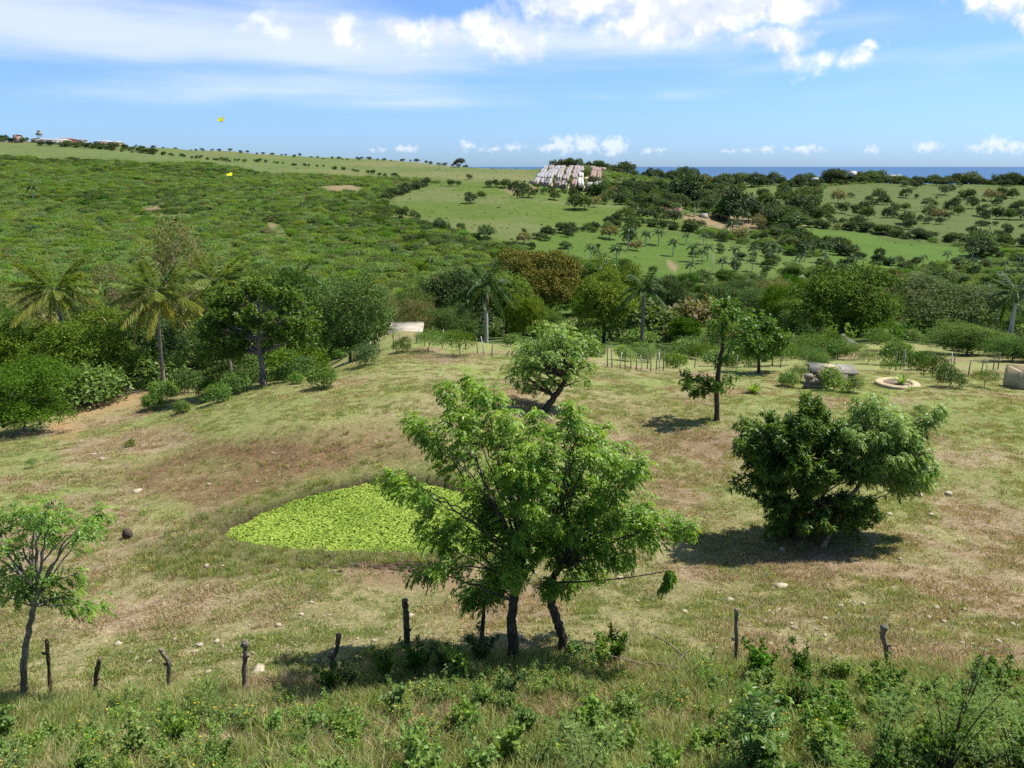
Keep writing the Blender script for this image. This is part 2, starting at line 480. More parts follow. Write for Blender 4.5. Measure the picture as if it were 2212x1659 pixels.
class MB:
    """collects vertices, quads and triangles and links them as one mesh"""

    def __init__(self):
        self.v = []
        self.q = []
        self.t = []
        self.a = []
        self.n = 0

    def add(self, v, q=None, t=None, tint=0.5):
        v = np.asarray(v, float).reshape(-1, 3)
        self.v.append(v)
        if q is not None and len(q):
            self.q.append(np.asarray(q, np.int64).reshape(-1, 4) + self.n)
        if t is not None and len(t):
            self.t.append(np.asarray(t, np.int64).reshape(-1, 3) + self.n)
        a = np.asarray(tint, float)
        self.a.append(np.broadcast_to(a, (len(v),)) if a.ndim == 0 else a)
        self.n += len(v)

    def mesh(self, name, mat, smooth=False):
        me = bpy.data.meshes.new(name)
        v = np.concatenate(self.v) if self.v else np.zeros((0, 3))
        q = np.concatenate(self.q) if self.q else np.zeros((0, 4), np.int64)
        t = np.concatenate(self.t) if self.t else np.zeros((0, 3), np.int64)
        me.vertices.add(len(v))
        me.vertices.foreach_set('co', v.astype(np.float32).ravel())
        nl = len(q) * 4 + len(t) * 3
        me.loops.add(nl)
        me.loops.foreach_set('vertex_index', np.concatenate([q.ravel(), t.ravel()]).astype(np.int32))
        me.polygons.add(len(q) + len(t))
        st = np.concatenate([np.arange(len(q)) * 4, len(q) * 4 + np.arange(len(t)) * 3]).astype(np.int32)
        me.polygons.foreach_set('loop_start', st)
        if smooth:
            me.polygons.foreach_set('use_smooth', np.ones(len(q) + len(t), bool))
        at_ = me.attributes.new('tint', 'FLOAT', 'POINT')
        at_.data.foreach_set('value', np.concatenate(self.a).astype(np.float32) if self.a else np.zeros(0, np.float32))
        me.update()
        me.validate()
        if mat is not None:
            me.materials.append(mat)
        return me

    def build(self, name, mat, parent=None, smooth=False):
        return link(bpy.data.objects.new(name, self.mesh(name, mat, smooth)), parent)

    def box(self, c, s, rz=0.0, tint=0.5, M4=None):
        x, y, z = np.array(s) / 2.0
        v = np.array([(-x, -y, -z), (x, -y, -z), (x, y, -z), (-x, y, -z), (-x, -y, z), (x, -y, z), (x, y, z), (-x, y, z)])
        if M4 is not None:
            v = np.array([tuple(M4 @ Vector(p)) for p in v])
        elif rz:
            cz_, sz_ = math.cos(rz), math.sin(rz)
            v = np.column_stack([v[:, 0] * cz_ - v[:, 1] * sz_, v[:, 0] * sz_ + v[:, 1] * cz_, v[:, 2]])
        self.add(v + np.array(c), [(0, 3, 2, 1), (4, 5, 6, 7), (0, 1, 5, 4), (1, 2, 6, 5), (2, 3, 7, 6), (3, 0, 4, 7)], tint=tint)

    def tube(self, pts, rad, seg=6, tint=0.5, cap=True, wob=0.0, rs=None):
        pts = np.asarray(pts, float)
        rad = np.broadcast_to(np.asarray(rad, float), (len(pts),))
        d = np.gradient(pts, axis=0)
        d /= np.linalg.norm(d, axis=1)[:, None] + 1e-9
        ref = np.array((0.13, 0.21, 1.0)) if abs(d[0][2]) < 0.9 else np.array((1.0, 0.2, 0.1))
        a = np.cross(d, ref)
        a /= np.linalg.norm(a, axis=1)[:, None] + 1e-9
        b = np.cross(d, a)
        th = np.arange(seg) * 2 * math.pi / seg
        rr = rad[:, None] * np.ones((1, seg))
        if wob and rs is not None:
            rr = rr * (1 + wob * (rs.random((len(pts), seg)) - .5) * 2)
        v = pts[:, None, :] + rr[:, :, None] * (a[:, None, :] * np.cos(th)[None, :, None] + b[:, None, :] * np.sin(th)[None, :, None])
        n = len(pts)
        i, j = np.meshgrid(np.arange(n - 1), np.arange(seg), indexing='ij')
        j2 = (j + 1) % seg
        q = np.stack([i * seg + j, i * seg + j2, (i + 1) * seg + j2, (i + 1) * seg + j], -1).reshape(-1, 4)
        v = v.reshape(-1, 3)
        t = None
        if cap:
            v = np.vstack([v, pts[-1:], pts[:1]])
            jj = np.arange(seg)
            t = np.vstack([np.stack([(n - 1) * seg + jj, (n - 1) * seg + (jj + 1) % seg, np.full(seg, n * seg)], -1),
                           np.stack([(jj + 1) % seg, jj, np.full(seg, n * seg + 1)], -1)])
        tt = np.asarray(tint, float)
        self.add(v, q, t, tint=tint if tt.ndim == 0 else 0.5)

    def leaves(self, c, d, nrm, Ln, W, tint=0.5, fold=0.12, wide=0.45):
        c = np.asarray(c, float)
        n = len(c)
        d = d / (np.linalg.norm(d, axis=1)[:, None] + 1e-9)
        s = np.cross(d, nrm)
        s /= np.linalg.norm(s, axis=1)[:, None] + 1e-9
        up = np.cross(s, d)
        Ln = np.broadcast_to(np.asarray(Ln, float), (n,))[:, None]
        W = np.broadcast_to(np.asarray(W, float), (n,))[:, None]
        v = np.empty((n, 4, 3))
        v[:, 0] = c
        v[:, 1] = c + d * Ln * wide + s * W * .5 + up * W * fold
        v[:, 2] = c + d * Ln - up * Ln * fold
        v[:, 3] = c + d * Ln * wide - s * W * .5 + up * W * fold
        q = np.arange(n * 4).reshape(-1, 4)
        tt = np.broadcast_to(np.asarray(tint, float), (n,))
        self.add(v.reshape(-1, 3), q, tint=np.repeat(tt, 4))


def unit(v):
    v = np.asarray(v, float)
    return v / (np.linalg.norm(v, axis=-1, keepdims=True) + 1e-9)


def rdir(rs, n):
    return unit(rs.normal(size=(n, 3)))


def copy_tree(o, parent=None):
    c = o.copy()
    COL.objects.link(c)
    c.parent = parent
    for ch in o.children:
        copy_tree(ch, c)
    return c


# ------------------------------------------------------------------ materials
def new_mat(name):
    m = bpy.data.materials.new(name)
    m.use_nodes = True
    m.node_tree.nodes.clear()
    return m, m.node_tree


def out_bsdf(t, color, rough=0.8, spec=0.25, bump=None, bstr=0.3, bdist=0.05):
    b = N(t, 'ShaderNodeBsdfPrincipled')
    val(t, b.inputs['Base Color'], color if isinstance(color, bpy.types.NodeSocket) else (*color, 1))
    val(t, b.inputs['Roughness'], rough)
    b.inputs['Specular IOR Level'].default_value = spec
    if bump is not None:
        bn = N(t, 'ShaderNodeBump')
        bn.inputs['Strength'].default_value = bstr
        bn.inputs['Distance'].default_value = bdist
        L(t, bump, bn.inputs['Height'])
        L(t, bn.outputs[0], b.inputs['Normal'])
    o = N(t, 'ShaderNodeOutputMaterial')
    L(t, b.outputs[0], o.inputs[0])
    return b


def leaf_mat(name, dark, mid, bright, trans=0.3, gloss=0.35, rough=0.45, var=0.25, tscale=1.6):
    """foliage: colour runs from dark to bright with each leaf's own tint, shifted a little from plant to plant"""
    m, t = new_mat(name)
    a = N(t, 'ShaderNodeAttribute', attribute_name='tint')
    r = N(t, 'ShaderNodeValToRGB')
    e = r.color_ramp.elements
    e[0].position = 0.0
    e[0].color = (*dark, 1)
    e[1].position = 1.0
    e[1].color = (*bright, 1)
    k = e.new(0.5)
    k.color = (*mid, 1)
    L(t, a.outputs['Fac'], r.inputs[0])
    oi = N(t, 'ShaderNodeObjectInfo')
    hs = N(t, 'ShaderNodeHueSaturation')
    L(t, r.outputs[0], hs.inputs['Color'])
    val(t, hs.inputs['Value'], M(t, 'MULTIPLY_ADD', oi.outputs['Random'], 2 * var, 1 - var))
    rnd2 = M(t, 'FRACT', M(t, 'MULTIPLY', oi.outputs['Random'], 17.31))
    val(t, hs.inputs['Hue'], M(t, 'MULTIPLY_ADD', rnd2, 0.045 * var / .25, 0.5 - 0.024 * var / .25))
    rnd3 = M(t, 'FRACT', M(t, 'MULTIPLY', oi.outputs['Random'], 41.7))
    val(t, hs.inputs['Saturation'], M(t, 'MULTIPLY_ADD', rnd3, 0.35 * var / .25, 1 - 0.2 * var / .25))
    b = N(t, 'ShaderNodeBsdfPrincipled')
    L(t, hs.outputs[0], b.inputs['Base Color'])
    b.inputs['Roughness'].default_value = rough
    b.inputs['Specular IOR Level'].default_value = gloss
    tr = N(t, 'ShaderNodeBsdfTranslucent')
    tcol = MIX(t, 1.0, hs.outputs[0], (tscale * 1.05, tscale, tscale * .4), 'MULTIPLY')
    L(t, tcol, tr.inputs[0])
    mx = N(t, 'ShaderNodeMixShader')
    mx.inputs[0].default_value = trans
    L(t, b.outputs[0], mx.inputs[1])
    L(t, tr.outputs[0], mx.inputs[2])
    o = N(t, 'ShaderNodeOutputMaterial')
    L(t, mx.outputs[0], o.inputs[0])
    return m


def bark_mat(name, c1, c2, scale=6.0, zs=0.25, bstr=0.5):
    m, t = new_mat(name)
    tcn = N(t, 'ShaderNodeTexCoord')
    v = VM(t, 'MULTIPLY', tcn.outputs['Object'], (1, 1, zs))
    n1 = NOISE(t, v, scale, 5, .65)
    n2 = NOISE(t, v, scale * 4, 3, .6)
    f = SS(t, M(t, 'MULTIPLY_ADD', n2, .4, M(t, 'MULTIPLY', n1, .7)), .38, .72)
    out_bsdf(t, MIX(t, f, c1, c2), .88, .15, n2, bstr, .02)
    return m


def plain_mat(name, c1, c2, scale=3.0, rough=.85, bstr=.3, bdist=.02, spec=.2, lo=.35, hi=.7):
    m, t = new_mat(name)
    tcn = N(t, 'ShaderNodeTexCoord')
    n1 = NOISE(t, tcn.outputs['Object'], scale, 5, .6)
    n2 = NOISE(t, tcn.outputs['Object'], scale * 7, 3, .6)
    f = SS(t, M(t, 'MULTIPLY_ADD', n2, .35, M(t, 'MULTIPLY', n1, .7)), lo, hi)
    out_bsdf(t, MIX(t, f, c1, c2), rough, spec, n2, bstr, bdist)
    return m


# ------------------------------------------------------------------ ground
GP = lambda pts: np.array(pts, float)
SCRUB_EDGE = GP([(-300, 328), (0, 337), (170, 342), (330, 350), (450, 352), (560, 372), (700, 384), (820, 384), (905, 388), (920, 402), (850, 428), (830, 440), (880, 470), (1000, 500), (1080, 525), (1130, 545), (1110, 575), (1000, 640), (600, 760), (-300, 760)])
MEADOW_C = GP([(835, 432), (925, 400), (1000, 395), (1160, 398), (1290, 412), (1340, 428), (1400, 455), (1560, 480), (1500, 500), (1440, 500), (1300, 495), (1200, 512), (1130, 528), (1070, 522), (1000, 500), (880, 470)])
MEADOW_D = GP([(1130, 535), (1220, 500), (1420, 500), (1500, 515), (1640, 560), (1560, 590), (1500, 603), (1400, 600), (1330, 585), (1250, 580), (1160, 560)])
MEADOW_E = GP([(1690, 492), (1760, 490), (1860, 505), (1960, 522), (2060, 530), (2080, 552), (2020, 575), (1900, 590), (1820, 575), (1780, 545), (1710, 520)])
MEADOW_F = GP([(1500, 520), (1640, 535), (1750, 560), (1900, 592), (1870, 605), (1700, 598), (1590, 590), (1540, 560)])
PAST_R = GP([(1755, 440), (1790, 405), (1900, 398), (2300, 402), (2300, 545), (2100, 525), (1950, 515), (1850, 495), (1760, 485)])
PAST_RL = GP([(1540, 395), (1640, 388), (1760, 396), (1745, 430), (1700, 440), (1640, 440), (1580, 415)])
PAST_L = GP([(-300, 300), (0, 302), (240, 308), (600, 328), (900, 348), (1100, 362), (1180, 366), (1160, 400), (1000, 398), (900, 386), (560, 372), (450, 350), (330, 350), (0, 336), (-300, 330)])
BARE = [GP([(1480, 466), (1560, 462), (1640, 478), (1650, 500), (1560, 498), (1490, 480)]), GP([(690, 404), (770, 402), (790, 412), (720, 418)]), GP([(300, 448), (350, 445), (360, 456), (310, 460)]), GP([(880, 470), (905, 468), (900, 476)]),
        GP([(1445, 562), (1475, 575), (1470, 586), (1450, 578)]), GP([(570, 488), (610, 486), (600, 496)]), GP([(1090, 410), (1170, 402), (1180, 412), (1110, 420)])]
SOILS = [GP([(85, 905), (140, 900), (180, 925), (150, 945), (95, 940)]), GP([(100, 870), (210, 850), (330, 845), (300, 870), (190, 910), (120, 900)])]
BANK = GP([(250, 1020), (450, 950), (640, 925), (850, 915), (960, 930), (1000, 1000), (860, 1005), (700, 1030), (560, 1080), (440, 1100), (300, 1070)])
REED = GP([(290, 1200), (420, 1120), (520, 1090), (640, 1055), (780, 1025), (1000, 1020), (1090, 1080), (1090, 1190), (1000, 1225), (760, 1216), (500, 1250), (330, 1255)])
FRONT = GP([(-2500, 1540), (-200, 1525), (200, 1520), (420, 1495), (700, 1465), (860, 1425), (1250, 1420), (1500, 1440), (1800, 1440), (2000, 1445), (2400, 1460), (4700, 1480), (4700, 2600), (-2500, 2600)])
MUD = GP([(620, 1206), (900, 1214), (1030, 1206), (1010, 1232), (800, 1230), (660, 1222)])
TRACK = GP([(760, 1225), (900, 1222), (1050, 1235), (1000, 1275), (850, 1270), (720, 1255)])


def inside(poly, px, py, soft):
    return 1 - sstep(poly_sd(px, py, poly), -soft, soft)


def ground_colors(x, y, z):
    """two base colours per ground vertex; the shader's fine noise runs between them"""
    px, py = proj(x, y, z)
    jx = px + (fbm(x, y, np.maximum(y, 10) * .05, 2) - .5) * 50
    jy = py + (fbm(x + 99, y, np.maximum(y, 10) * .05, 2) - .5) * 14
    n = x.shape[0]
    A = np.empty((n, 3))
    B = np.empty((n, 3))

    def blend(w, ca, cb):
        w = np.clip(w, 0, 1)[:, None]
        A[:] = A * (1 - w) + np.array(ca) * w
        B[:] = B * (1 - w) + np.array(cb) * w

    # far land by default: bushy green
    A[:] = (.060, .100, .022)
    B[:] = (.100, .140, .040)
    far = y > 85
    ff = far.astype(float)
    big = fbm(x, y, 120, 3)
    blend(ff * inside(SCRUB_EDGE, jx, jy, 6), (.085, .120, .032), (.15, .17, .06))
    blend(ff * inside(PAST_L, jx, jy, 4), (.102, .148, .042), (.150, .182, .064))
    blend(ff * inside(PAST_L, jx, jy, 4) * sstep(big, .48, .65), (.150, .165, .064), (.190, .188, .080))
    blend(ff * inside(PAST_R, jx, jy, 5), (.082, .114, .031), (.126, .150, .050))
    blend(ff * inside(PAST_RL, jx, jy, 4), (.100, .138, .034), (.138, .165, .050))
    blend(ff * inside(MEADOW_C, jx, jy, 6), (.076, .128, .022), (.126, .164, .038))
    blend(ff * inside(MEADOW_C, jx, jy, 6) * sstep(fbm(x, y + 40, 70, 4), .5, .66), (.115, .150, .046), (.155, .172, .064))
    blend(ff * inside(MEADOW_D, jx, jy, 5), (.068, .130, .021), (.108, .158, .033))
    blend(ff * inside(MEADOW_E, jx, jy, 5), (.068, .140, .022), (.106, .162, .033))
    blend(ff * inside(MEADOW_F, jx, jy, 5), (.088, .142, .030), (.125, .168, .045))
    for b in BARE:
        blend(ff * inside(b, jx, jy, 3) * .85, (.30, .20, .125), (.24, .20, .11))
    # the near field
    nn = 1 - sstep(y, 75, 90)
    g = fbm(x, y, 9.0, 4)
    g2 = fbm(x + 31, y + 7, 3.1, 4)
    blend(nn, (.190, .184, .074), (.325, .272, .146))
    blend(nn * sstep(g, .47, .62) * .85, (.165, .210, .058), (.258, .258, .098))
    blend(nn * sstep(g2, .54, .70) * .8, (.215, .145, .095), (.37, .275, .185))
    crest = sstep(y, 36, 48) * nn
    blend(crest * sstep(fbm(x + 5, y + 77, 6.0, 4), .36, .56) * .8, (.210, .255, .072), (.285, .295, .115))
    for s in SOILS:
        blend(nn * inside(s, jx, jy, 22), (.42, .265, .130), (.33, .225, .115))
    bw = inside(BANK, jx, jy, 26)
    blend(nn * bw * (.62 + .38 * sstep(g2, .40, .58)), (.120, .076, .038), (.230, .162, .086))
    blend(nn * inside(REED, jx, jy, 20) * .8, (.085, .100, .030), (.120, .115, .045))
    blend(nn * inside(TRACK, jx, jy, 24), (.26, .17, .105), (.21, .15, .085))
    blend(nn * inside(MUD, jx, py, 8), (.060, .044, .030), (.11, .075, .048))
    blend(nn * inside(FRONT, jx, jy, 26) * .9, (.150, .205, .054), (.235, .245, .095))
    sd = poly_sd(x, y, PONDXY)
    blend((y < 40) * (1 - sstep(sd, -.15, .12)), (.045, .035, .022), (.07, .05, .03))
    return A, B


def make_ground():
    # fine sector ahead of the camera, coarse sectors beside and behind it
    dy = [2.0]
    while dy[-1] < 3400:
        s = .0075 if dy[-1] < 60 else (.012 if dy[-1] < 300 else .016)
        dy.append(dy[-1] + max(.05, dy[-1] * s))
    Yv = np.array(dy)
    us = np.concatenate([np.linspace(-1.55, -.80, 30)[:-1], np.linspace(-.80, .80, 521), np.linspace(.80, 1.55, 30)[1:]])
    U, Y = np.meshgrid(us, Yv, indexing='ij')
    x = (U * np.maximum(Y, 3.0)).ravel()
    y = Y.ravel()
    z = h(x, y)
    v = np.column_stack([x, y, z])
    nu, ny = U.shape
    i, j = np.meshgrid(np.arange(nu - 1), np.arange(ny - 1), indexing='ij')
    q = np.stack([i * ny + j, (i + 1) * ny + j, (i + 1) * ny + j + 1, i * ny + j + 1], -1).reshape(-1, 4)
    mb = MB()
    mb.add(v, q)
    # ground round the viewpoint and behind it
    xs = np.array([-3400, -600, -120, -30, -4.65, 4.65, 30, 120, 600, 3400.0])
    A, B = ground_colors(x, y, z)
    back = []
    ys = np.array([2.0, -20, -100, -600, -3400.0])
    X2, Y2 = np.meshgrid(xs, ys, indexing='ij')
    z2 = np.where(np.abs(X2) < 5, -5.8, -6.5 - np.minimum(np.abs(X2), 300) * .02)
    v2 = np.column_stack([X2.ravel(), Y2.ravel(), z2.ravel()])
    i, j = np.meshgrid(np.arange(len(xs) - 1), np.arange(len(ys) - 1), indexing='ij')
    n2 = len(ys)
    q2 = np.stack([i * n2 + j + 1, (i + 1) * n2 + j + 1, (i + 1) * n2 + j, i * n2 + j], -1).reshape(-1, 4)
    mb.add(v2, q2)
    A = np.vstack([A, np.tile((.10, .13, .04), (len(v2), 1))])
    B = np.vstack([B, np.tile((.15, .16, .06), (len(v2), 1))])
    m, t = new_mat('ground')
    ca = N(t, 'ShaderNodeAttribute', attribute_name='cola').outputs['Color']
    cb = N(t, 'ShaderNodeAttribute', attribute_name='colb').outputs['Color']
    tcn = N(t, 'ShaderNodeTexCoord').outputs['Object']
    n1 = NOISE(t, tcn, 1.6, 6, .68)
    n2_ = NOISE(t, tcn, 9.0, 5, .7)
    n3 = NOISE(t, tcn, 38.0, 3, .7)
    nf = NOISE(t, tcn, .09, 8, .72)
    mixf = M(t, 'ADD', M(t, 'MULTIPLY', n1, .45), M(t, 'ADD', M(t, 'MULTIPLY', n2_, .35), M(t, 'MULTIPLY', nf, .45)))
    c = MIX(t, SS(t, mixf, .50, .76), ca, cb)
    spk = SS(t, n3, .35, .70, .52, 1.38)
    sp2 = SS(t, n2_, .34, .68, .80, 1.18)
    spc = N(t, 'ShaderNodeCombineColor')
    k = M(t, 'MULTIPLY', spk, sp2)
    for s in range(3):
        L(t, k, spc.inputs[s])
    c = MIX(t, 1.0, c, spc.outputs[0], 'MULTIPLY')
    out_bsdf(t, c, .95, .08, M(t, 'ADD', n3, M(t, 'MULTIPLY', n2_, 2.0)), .55, .05)
    o = mb.build('ground', m, smooth=True)
    me = o.data
    for nm, arr in (('cola', A), ('colb', B)):
        a = me.attributes.new(nm, 'FLOAT_COLOR', 'POINT')
        a.data.foreach_set('color', np.column_stack([arr, np.ones(len(arr))]).astype(np.float32).ravel())
    tag(o, 'rolling green and straw-coloured pasture running down to a bushy valley', None, None, 'structure')
    return o


GROUND = make_ground()

# the sea, beyond the coast
m, t = new_mat('sea_water')
tcn = N(t, 'ShaderNodeTexCoord').outputs['Object']
nz = NOISE(t, VM(t, 'MULTIPLY', tcn, (.4, 1, 1)), .004, 6, .6)
out_bsdf(t, MIX(t, nz, (.035, .095, .205), (.050, .122, .245)), .55, .12, nz, .2, 1.0)
mb = MB()
xs = np.array([-60000, -8000, 0, 8000, 60000.0])
ys = np.array([2300, 5000, 15000, 80000.0])
X2, Y2 = np.meshgrid(xs, ys, indexing='ij')
i, j = np.meshgrid(np.arange(4), np.arange(3), indexing='ij')
mb.add(np.column_stack([X2.ravel(), Y2.ravel(), np.full(X2.size, -78.0)]), np.stack([i * 4 + j, (i + 1) * 4 + j, (i + 1) * 4 + j + 1, i * 4 + j + 1], -1).reshape(-1, 4))
tag(mb.build('sea', m), 'deep blue sea along the horizon', None, None, 'structure')

# pond water
m, t = new_mat('pond_water')
nz = NOISE(t, N(t, 'ShaderNodeTexCoord').outputs['Object'], 3.0, 3, .5)
b = out_bsdf(t, (.020, .022, .012), .12, .5, nz, .06, .02)
mb = MB()
cx, cy = PONDXY.mean(0)
ring = np.array([(cx + (p[0] - cx) * 1.06, cy + (p[1] - cy) * 1.08, WZ) for p in PONDXY])
mb.add(np.vstack([ring, [(cx, cy, WZ)]]), t=[(i, (i + 1) % len(ring), len(ring)) for i in range(len(ring))][::1])
pw = mb.build('pond_water', m)
tag(pw, 'dark water of the small cattle pond in the pasture', None, None, 'structure')

# ================================================================== foliage materials
G_GLI = leaf_mat('gliricidia_leaf', (.066, .142, .016), (.140, .268, .030), (.310, .44, .060), .38, .32, .42, .06)
G_GLI2 = leaf_mat('pale_leaf', (.090, .175, .038), (.165, .285, .066), (.31, .42, .12), .35, .3, .42, .06)
G_MANGO = leaf_mat('mango_leaf', (.044, .100, .016), (.086, .170, .026), (.225, .285, .055), .28, .3, .42, .08)
G_ALMOND = leaf_mat('glossy_leaf', (.050, .108, .020), (.105, .200, .034), (.240, .325, .072), .30, .22, .48, .10)
G_ROUND = leaf_mat('round_crown_leaf', (.066, .118, .014), (.122, .188, .022), (.225, .280, .042), .12, .06, .6, .12)
G_DOME = leaf_mat('dome_leaf', (.030, .070, .010), (.068, .128, .016), (.160, .215, .033), .10, .05, .6, .06)
G_GOLD = leaf_mat('golden_leaf', (.095, .100, .016), (.150, .148, .026), (.235, .215, .042), .12, .06, .6, .06)
G_FEATH = leaf_mat('feathery_leaf', (.052, .108, .016), (.088, .165, .025), (.155, .230, .042), .20, .05, .55, .22)
G_THICK = leaf_mat('thicket_leaf', (.036, .084, .013), (.070, .140, .021), (.135, .205, .038), .16, .05, .5, .28)
G_PINK = leaf_mat('seed_pod_leaf', (.078, .105, .030), (.140, .160, .052), (.36, .245, .16), .25, .1, .6, .12)
G_FAR = leaf_mat('far_leaf', (.036, .070, .018), (.072, .118, .030), (.135, .182, .052), .24, .15, .6, .26)
G_FARD = leaf_mat('far_dark_leaf', (.024, .045, .015), (.042, .072, .022), (.080, .115, .036), .22, .15, .6, .22)
G_SCRUB = leaf_mat('scrub_leaf', (.092, .155, .030), (.142, .228, .044), (.205, .290, .066), .26, .15, .6, .28)
G_PALM = leaf_mat('palm_leaf', (.026, .062, .014), (.056, .110, .023), (.130, .185, .050), .24, .22, .5, .08)
G_COCO = leaf_mat('coconut_leaf', (.062, .112, .020), (.140, .195, .036), (.36, .325, .060), .30, .22, .5, .05)
G_BROAD = leaf_mat('broad_weed_leaf', (.095, .165, .032), (.175, .275, .060), (.30, .39, .11), .34, .2, .5, .15)
G_ACACIA = leaf_mat('fine_leaf', (.090, .155, .030), (.160, .250, .052), (.260, .345, .090), .38, .2, .5, .12)
G_GRASS = leaf_mat('grass_blade', (.125, .180, .042), (.220, .275, .074), (.42, .40, .19), .34, .12, .55, .22)
G_DRY = leaf_mat('dry_grass_blade', (.185, .150, .068), (.325, .258, .140), (.52, .415, .26), .28, .2, .6, .25)
G_PAD = leaf_mat('pad_leaf', (.095, .170, .022), (.235, .335, .042), (.36, .44, .085), .20, .12, .6, .0)
G_FLOWER = leaf_mat('yellow_petal', (.52, .36, .02), (.66, .48, .03), (.75, .58, .06), .3, .2, .5, .05)
G_BFLY = leaf_mat('butterfly_wing', (.62, .62, .04), (.72, .72, .06), (.80, .80, .20), .4, .2, .5, .0)
B_GLI = bark_mat('pale_bark', (.085, .072, .058), (.33, .285, .235), 9, .3)
B_DARK = bark_mat('dark_bark', (.030, .024, .018), (.120, .095, .070), 9, .25)
B_TWIG = bark_mat('twig_bark', (.100, .080, .052), (.240, .200, .140), 12, .3)
B_PALM = bark_mat('palm_bark', (.130, .110, .085), (.300, .270, .225), 5, 3.0)
B_PALMW = bark_mat('pale_palm_bark', (.33, .30, .255), (.60, .57, .51), 4, 3.0)
B_POST = bark_mat('post_wood', (.050, .036, .024), (.205, .150, .105), 10, .22, .7)
B_POSTG = bark_mat('weathered_post_wood', (.085, .070, .055), (.300, .255, .205), 10, .22, .7)


def bez(p0, p1, p2, n):
    t = np.linspace(0, 1, n)[:, None]
    return (1 - t) ** 2 * p0 + 2 * t * (1 - t) * p1 + t ** 2 * p2


# ================================================================== leaf arrangements
def sprays(mb, rs, pts, axis, n_pairs, rl, ll, lw, droop, tint0=.5, tvar=.3):
    """pinnate leaves: at every point a rachis with pairs of leaflets that hang a little"""
    n = len(pts)
    d = unit(np.cross(axis, rdir(rs, n)) + axis * .55 + np.array((0, 0, .25)))
    rlv = rl * (0.7 + .6 * rs.random(n))
    nodes, dirs, nr, tt = [], [], [], []
    lt = np.clip(tint0 + tvar * (rs.random(n) - .5) * 2, 0, 1)
    for k in range(n_pairs):
        f = .2 + .8 * (k + .5) / n_pairs
        dd = unit(d + np.array((0, 0, -1)) * droop * f)
        c = pts + dd * (rlv * f)[:, None]
        side = unit(np.cross(dd, np.array((0, 0, 1.0)) + .2 * rdir(rs, n)))
        for s in (-1, 1):
            e = unit(side * s * .85 + dd * .55 + np.array((0, 0, -1)) * (.25 + .4 * droop) + .22 * rdir(rs, n))
            nodes.append(c)
            dirs.append(e)
            nr.append(unit(np.array((0, 0, 1.0)) + .6 * rdir(rs, n)))
            tt.append(np.clip(lt + .14 * (rs.random(n) - .5), 0, 1))
    c = np.concatenate(nodes)
    mb.leaves(c, np.concatenate(dirs), np.concatenate(nr), ll * (.75 + .5 * rs.random(len(c))), lw * (.8 + .4 * rs.random(len(c))), np.concatenate(tt))


def rosettes(mb, rs, pts, axis, k, ll, lw, droop, tint0=.45, tvar=.3, spread=1.0):
    """whorls of lance-shaped leaves at twig ends"""
    n = len(pts)
    c = np.repeat(pts, k, 0)
    ax = np.repeat(unit(axis), k, 0)
    m = len(c)
    d = unit(ax * .55 + rdir(rs, m) * spread + np.array((0, 0, -droop)))
    base = np.clip(tint0 + tvar * (rs.random(n) - .5) * 2, 0, 1)
    t = np.clip(np.repeat(base, k) + .22 * (rs.random(m) - .5), 0, 1)
    mb.leaves(c + .25 * ll * rdir(rs, m), d, unit(np.array((0, 0, 1.0)) + .7 * rdir(rs, m)), ll * (.7 + .6 * rs.random(m)), lw * (.8 + .4 * rs.random(m)), t)


def poly_tips(rs, poly, n, Y0, thick, mind=0.0):
    """tips spread through a crown whose outline is given in the photograph; depth follows a rounded body"""
    poly = np.array(poly, float)
    c = poly.mean(0)
    lo, hi = poly.min(0), poly.max(0)
    out = []
    while len(out) < n:
        p = lo + (hi - lo) * rs.random(2)
        sd = poly_sd(p[0:1], p[1:2], poly)[0]
        if sd > -4:
            continue
        R = .5 * min(hi - lo)
        depth = math.sqrt(min(1, -sd / R + .08)) * thick
        w = rs.random() * 2 - 1
        w = math.copysign(abs(w) ** .6, w)
        out.append(on_ray(p[0], p[1], Y0 + w * depth))
    return np.array(out)


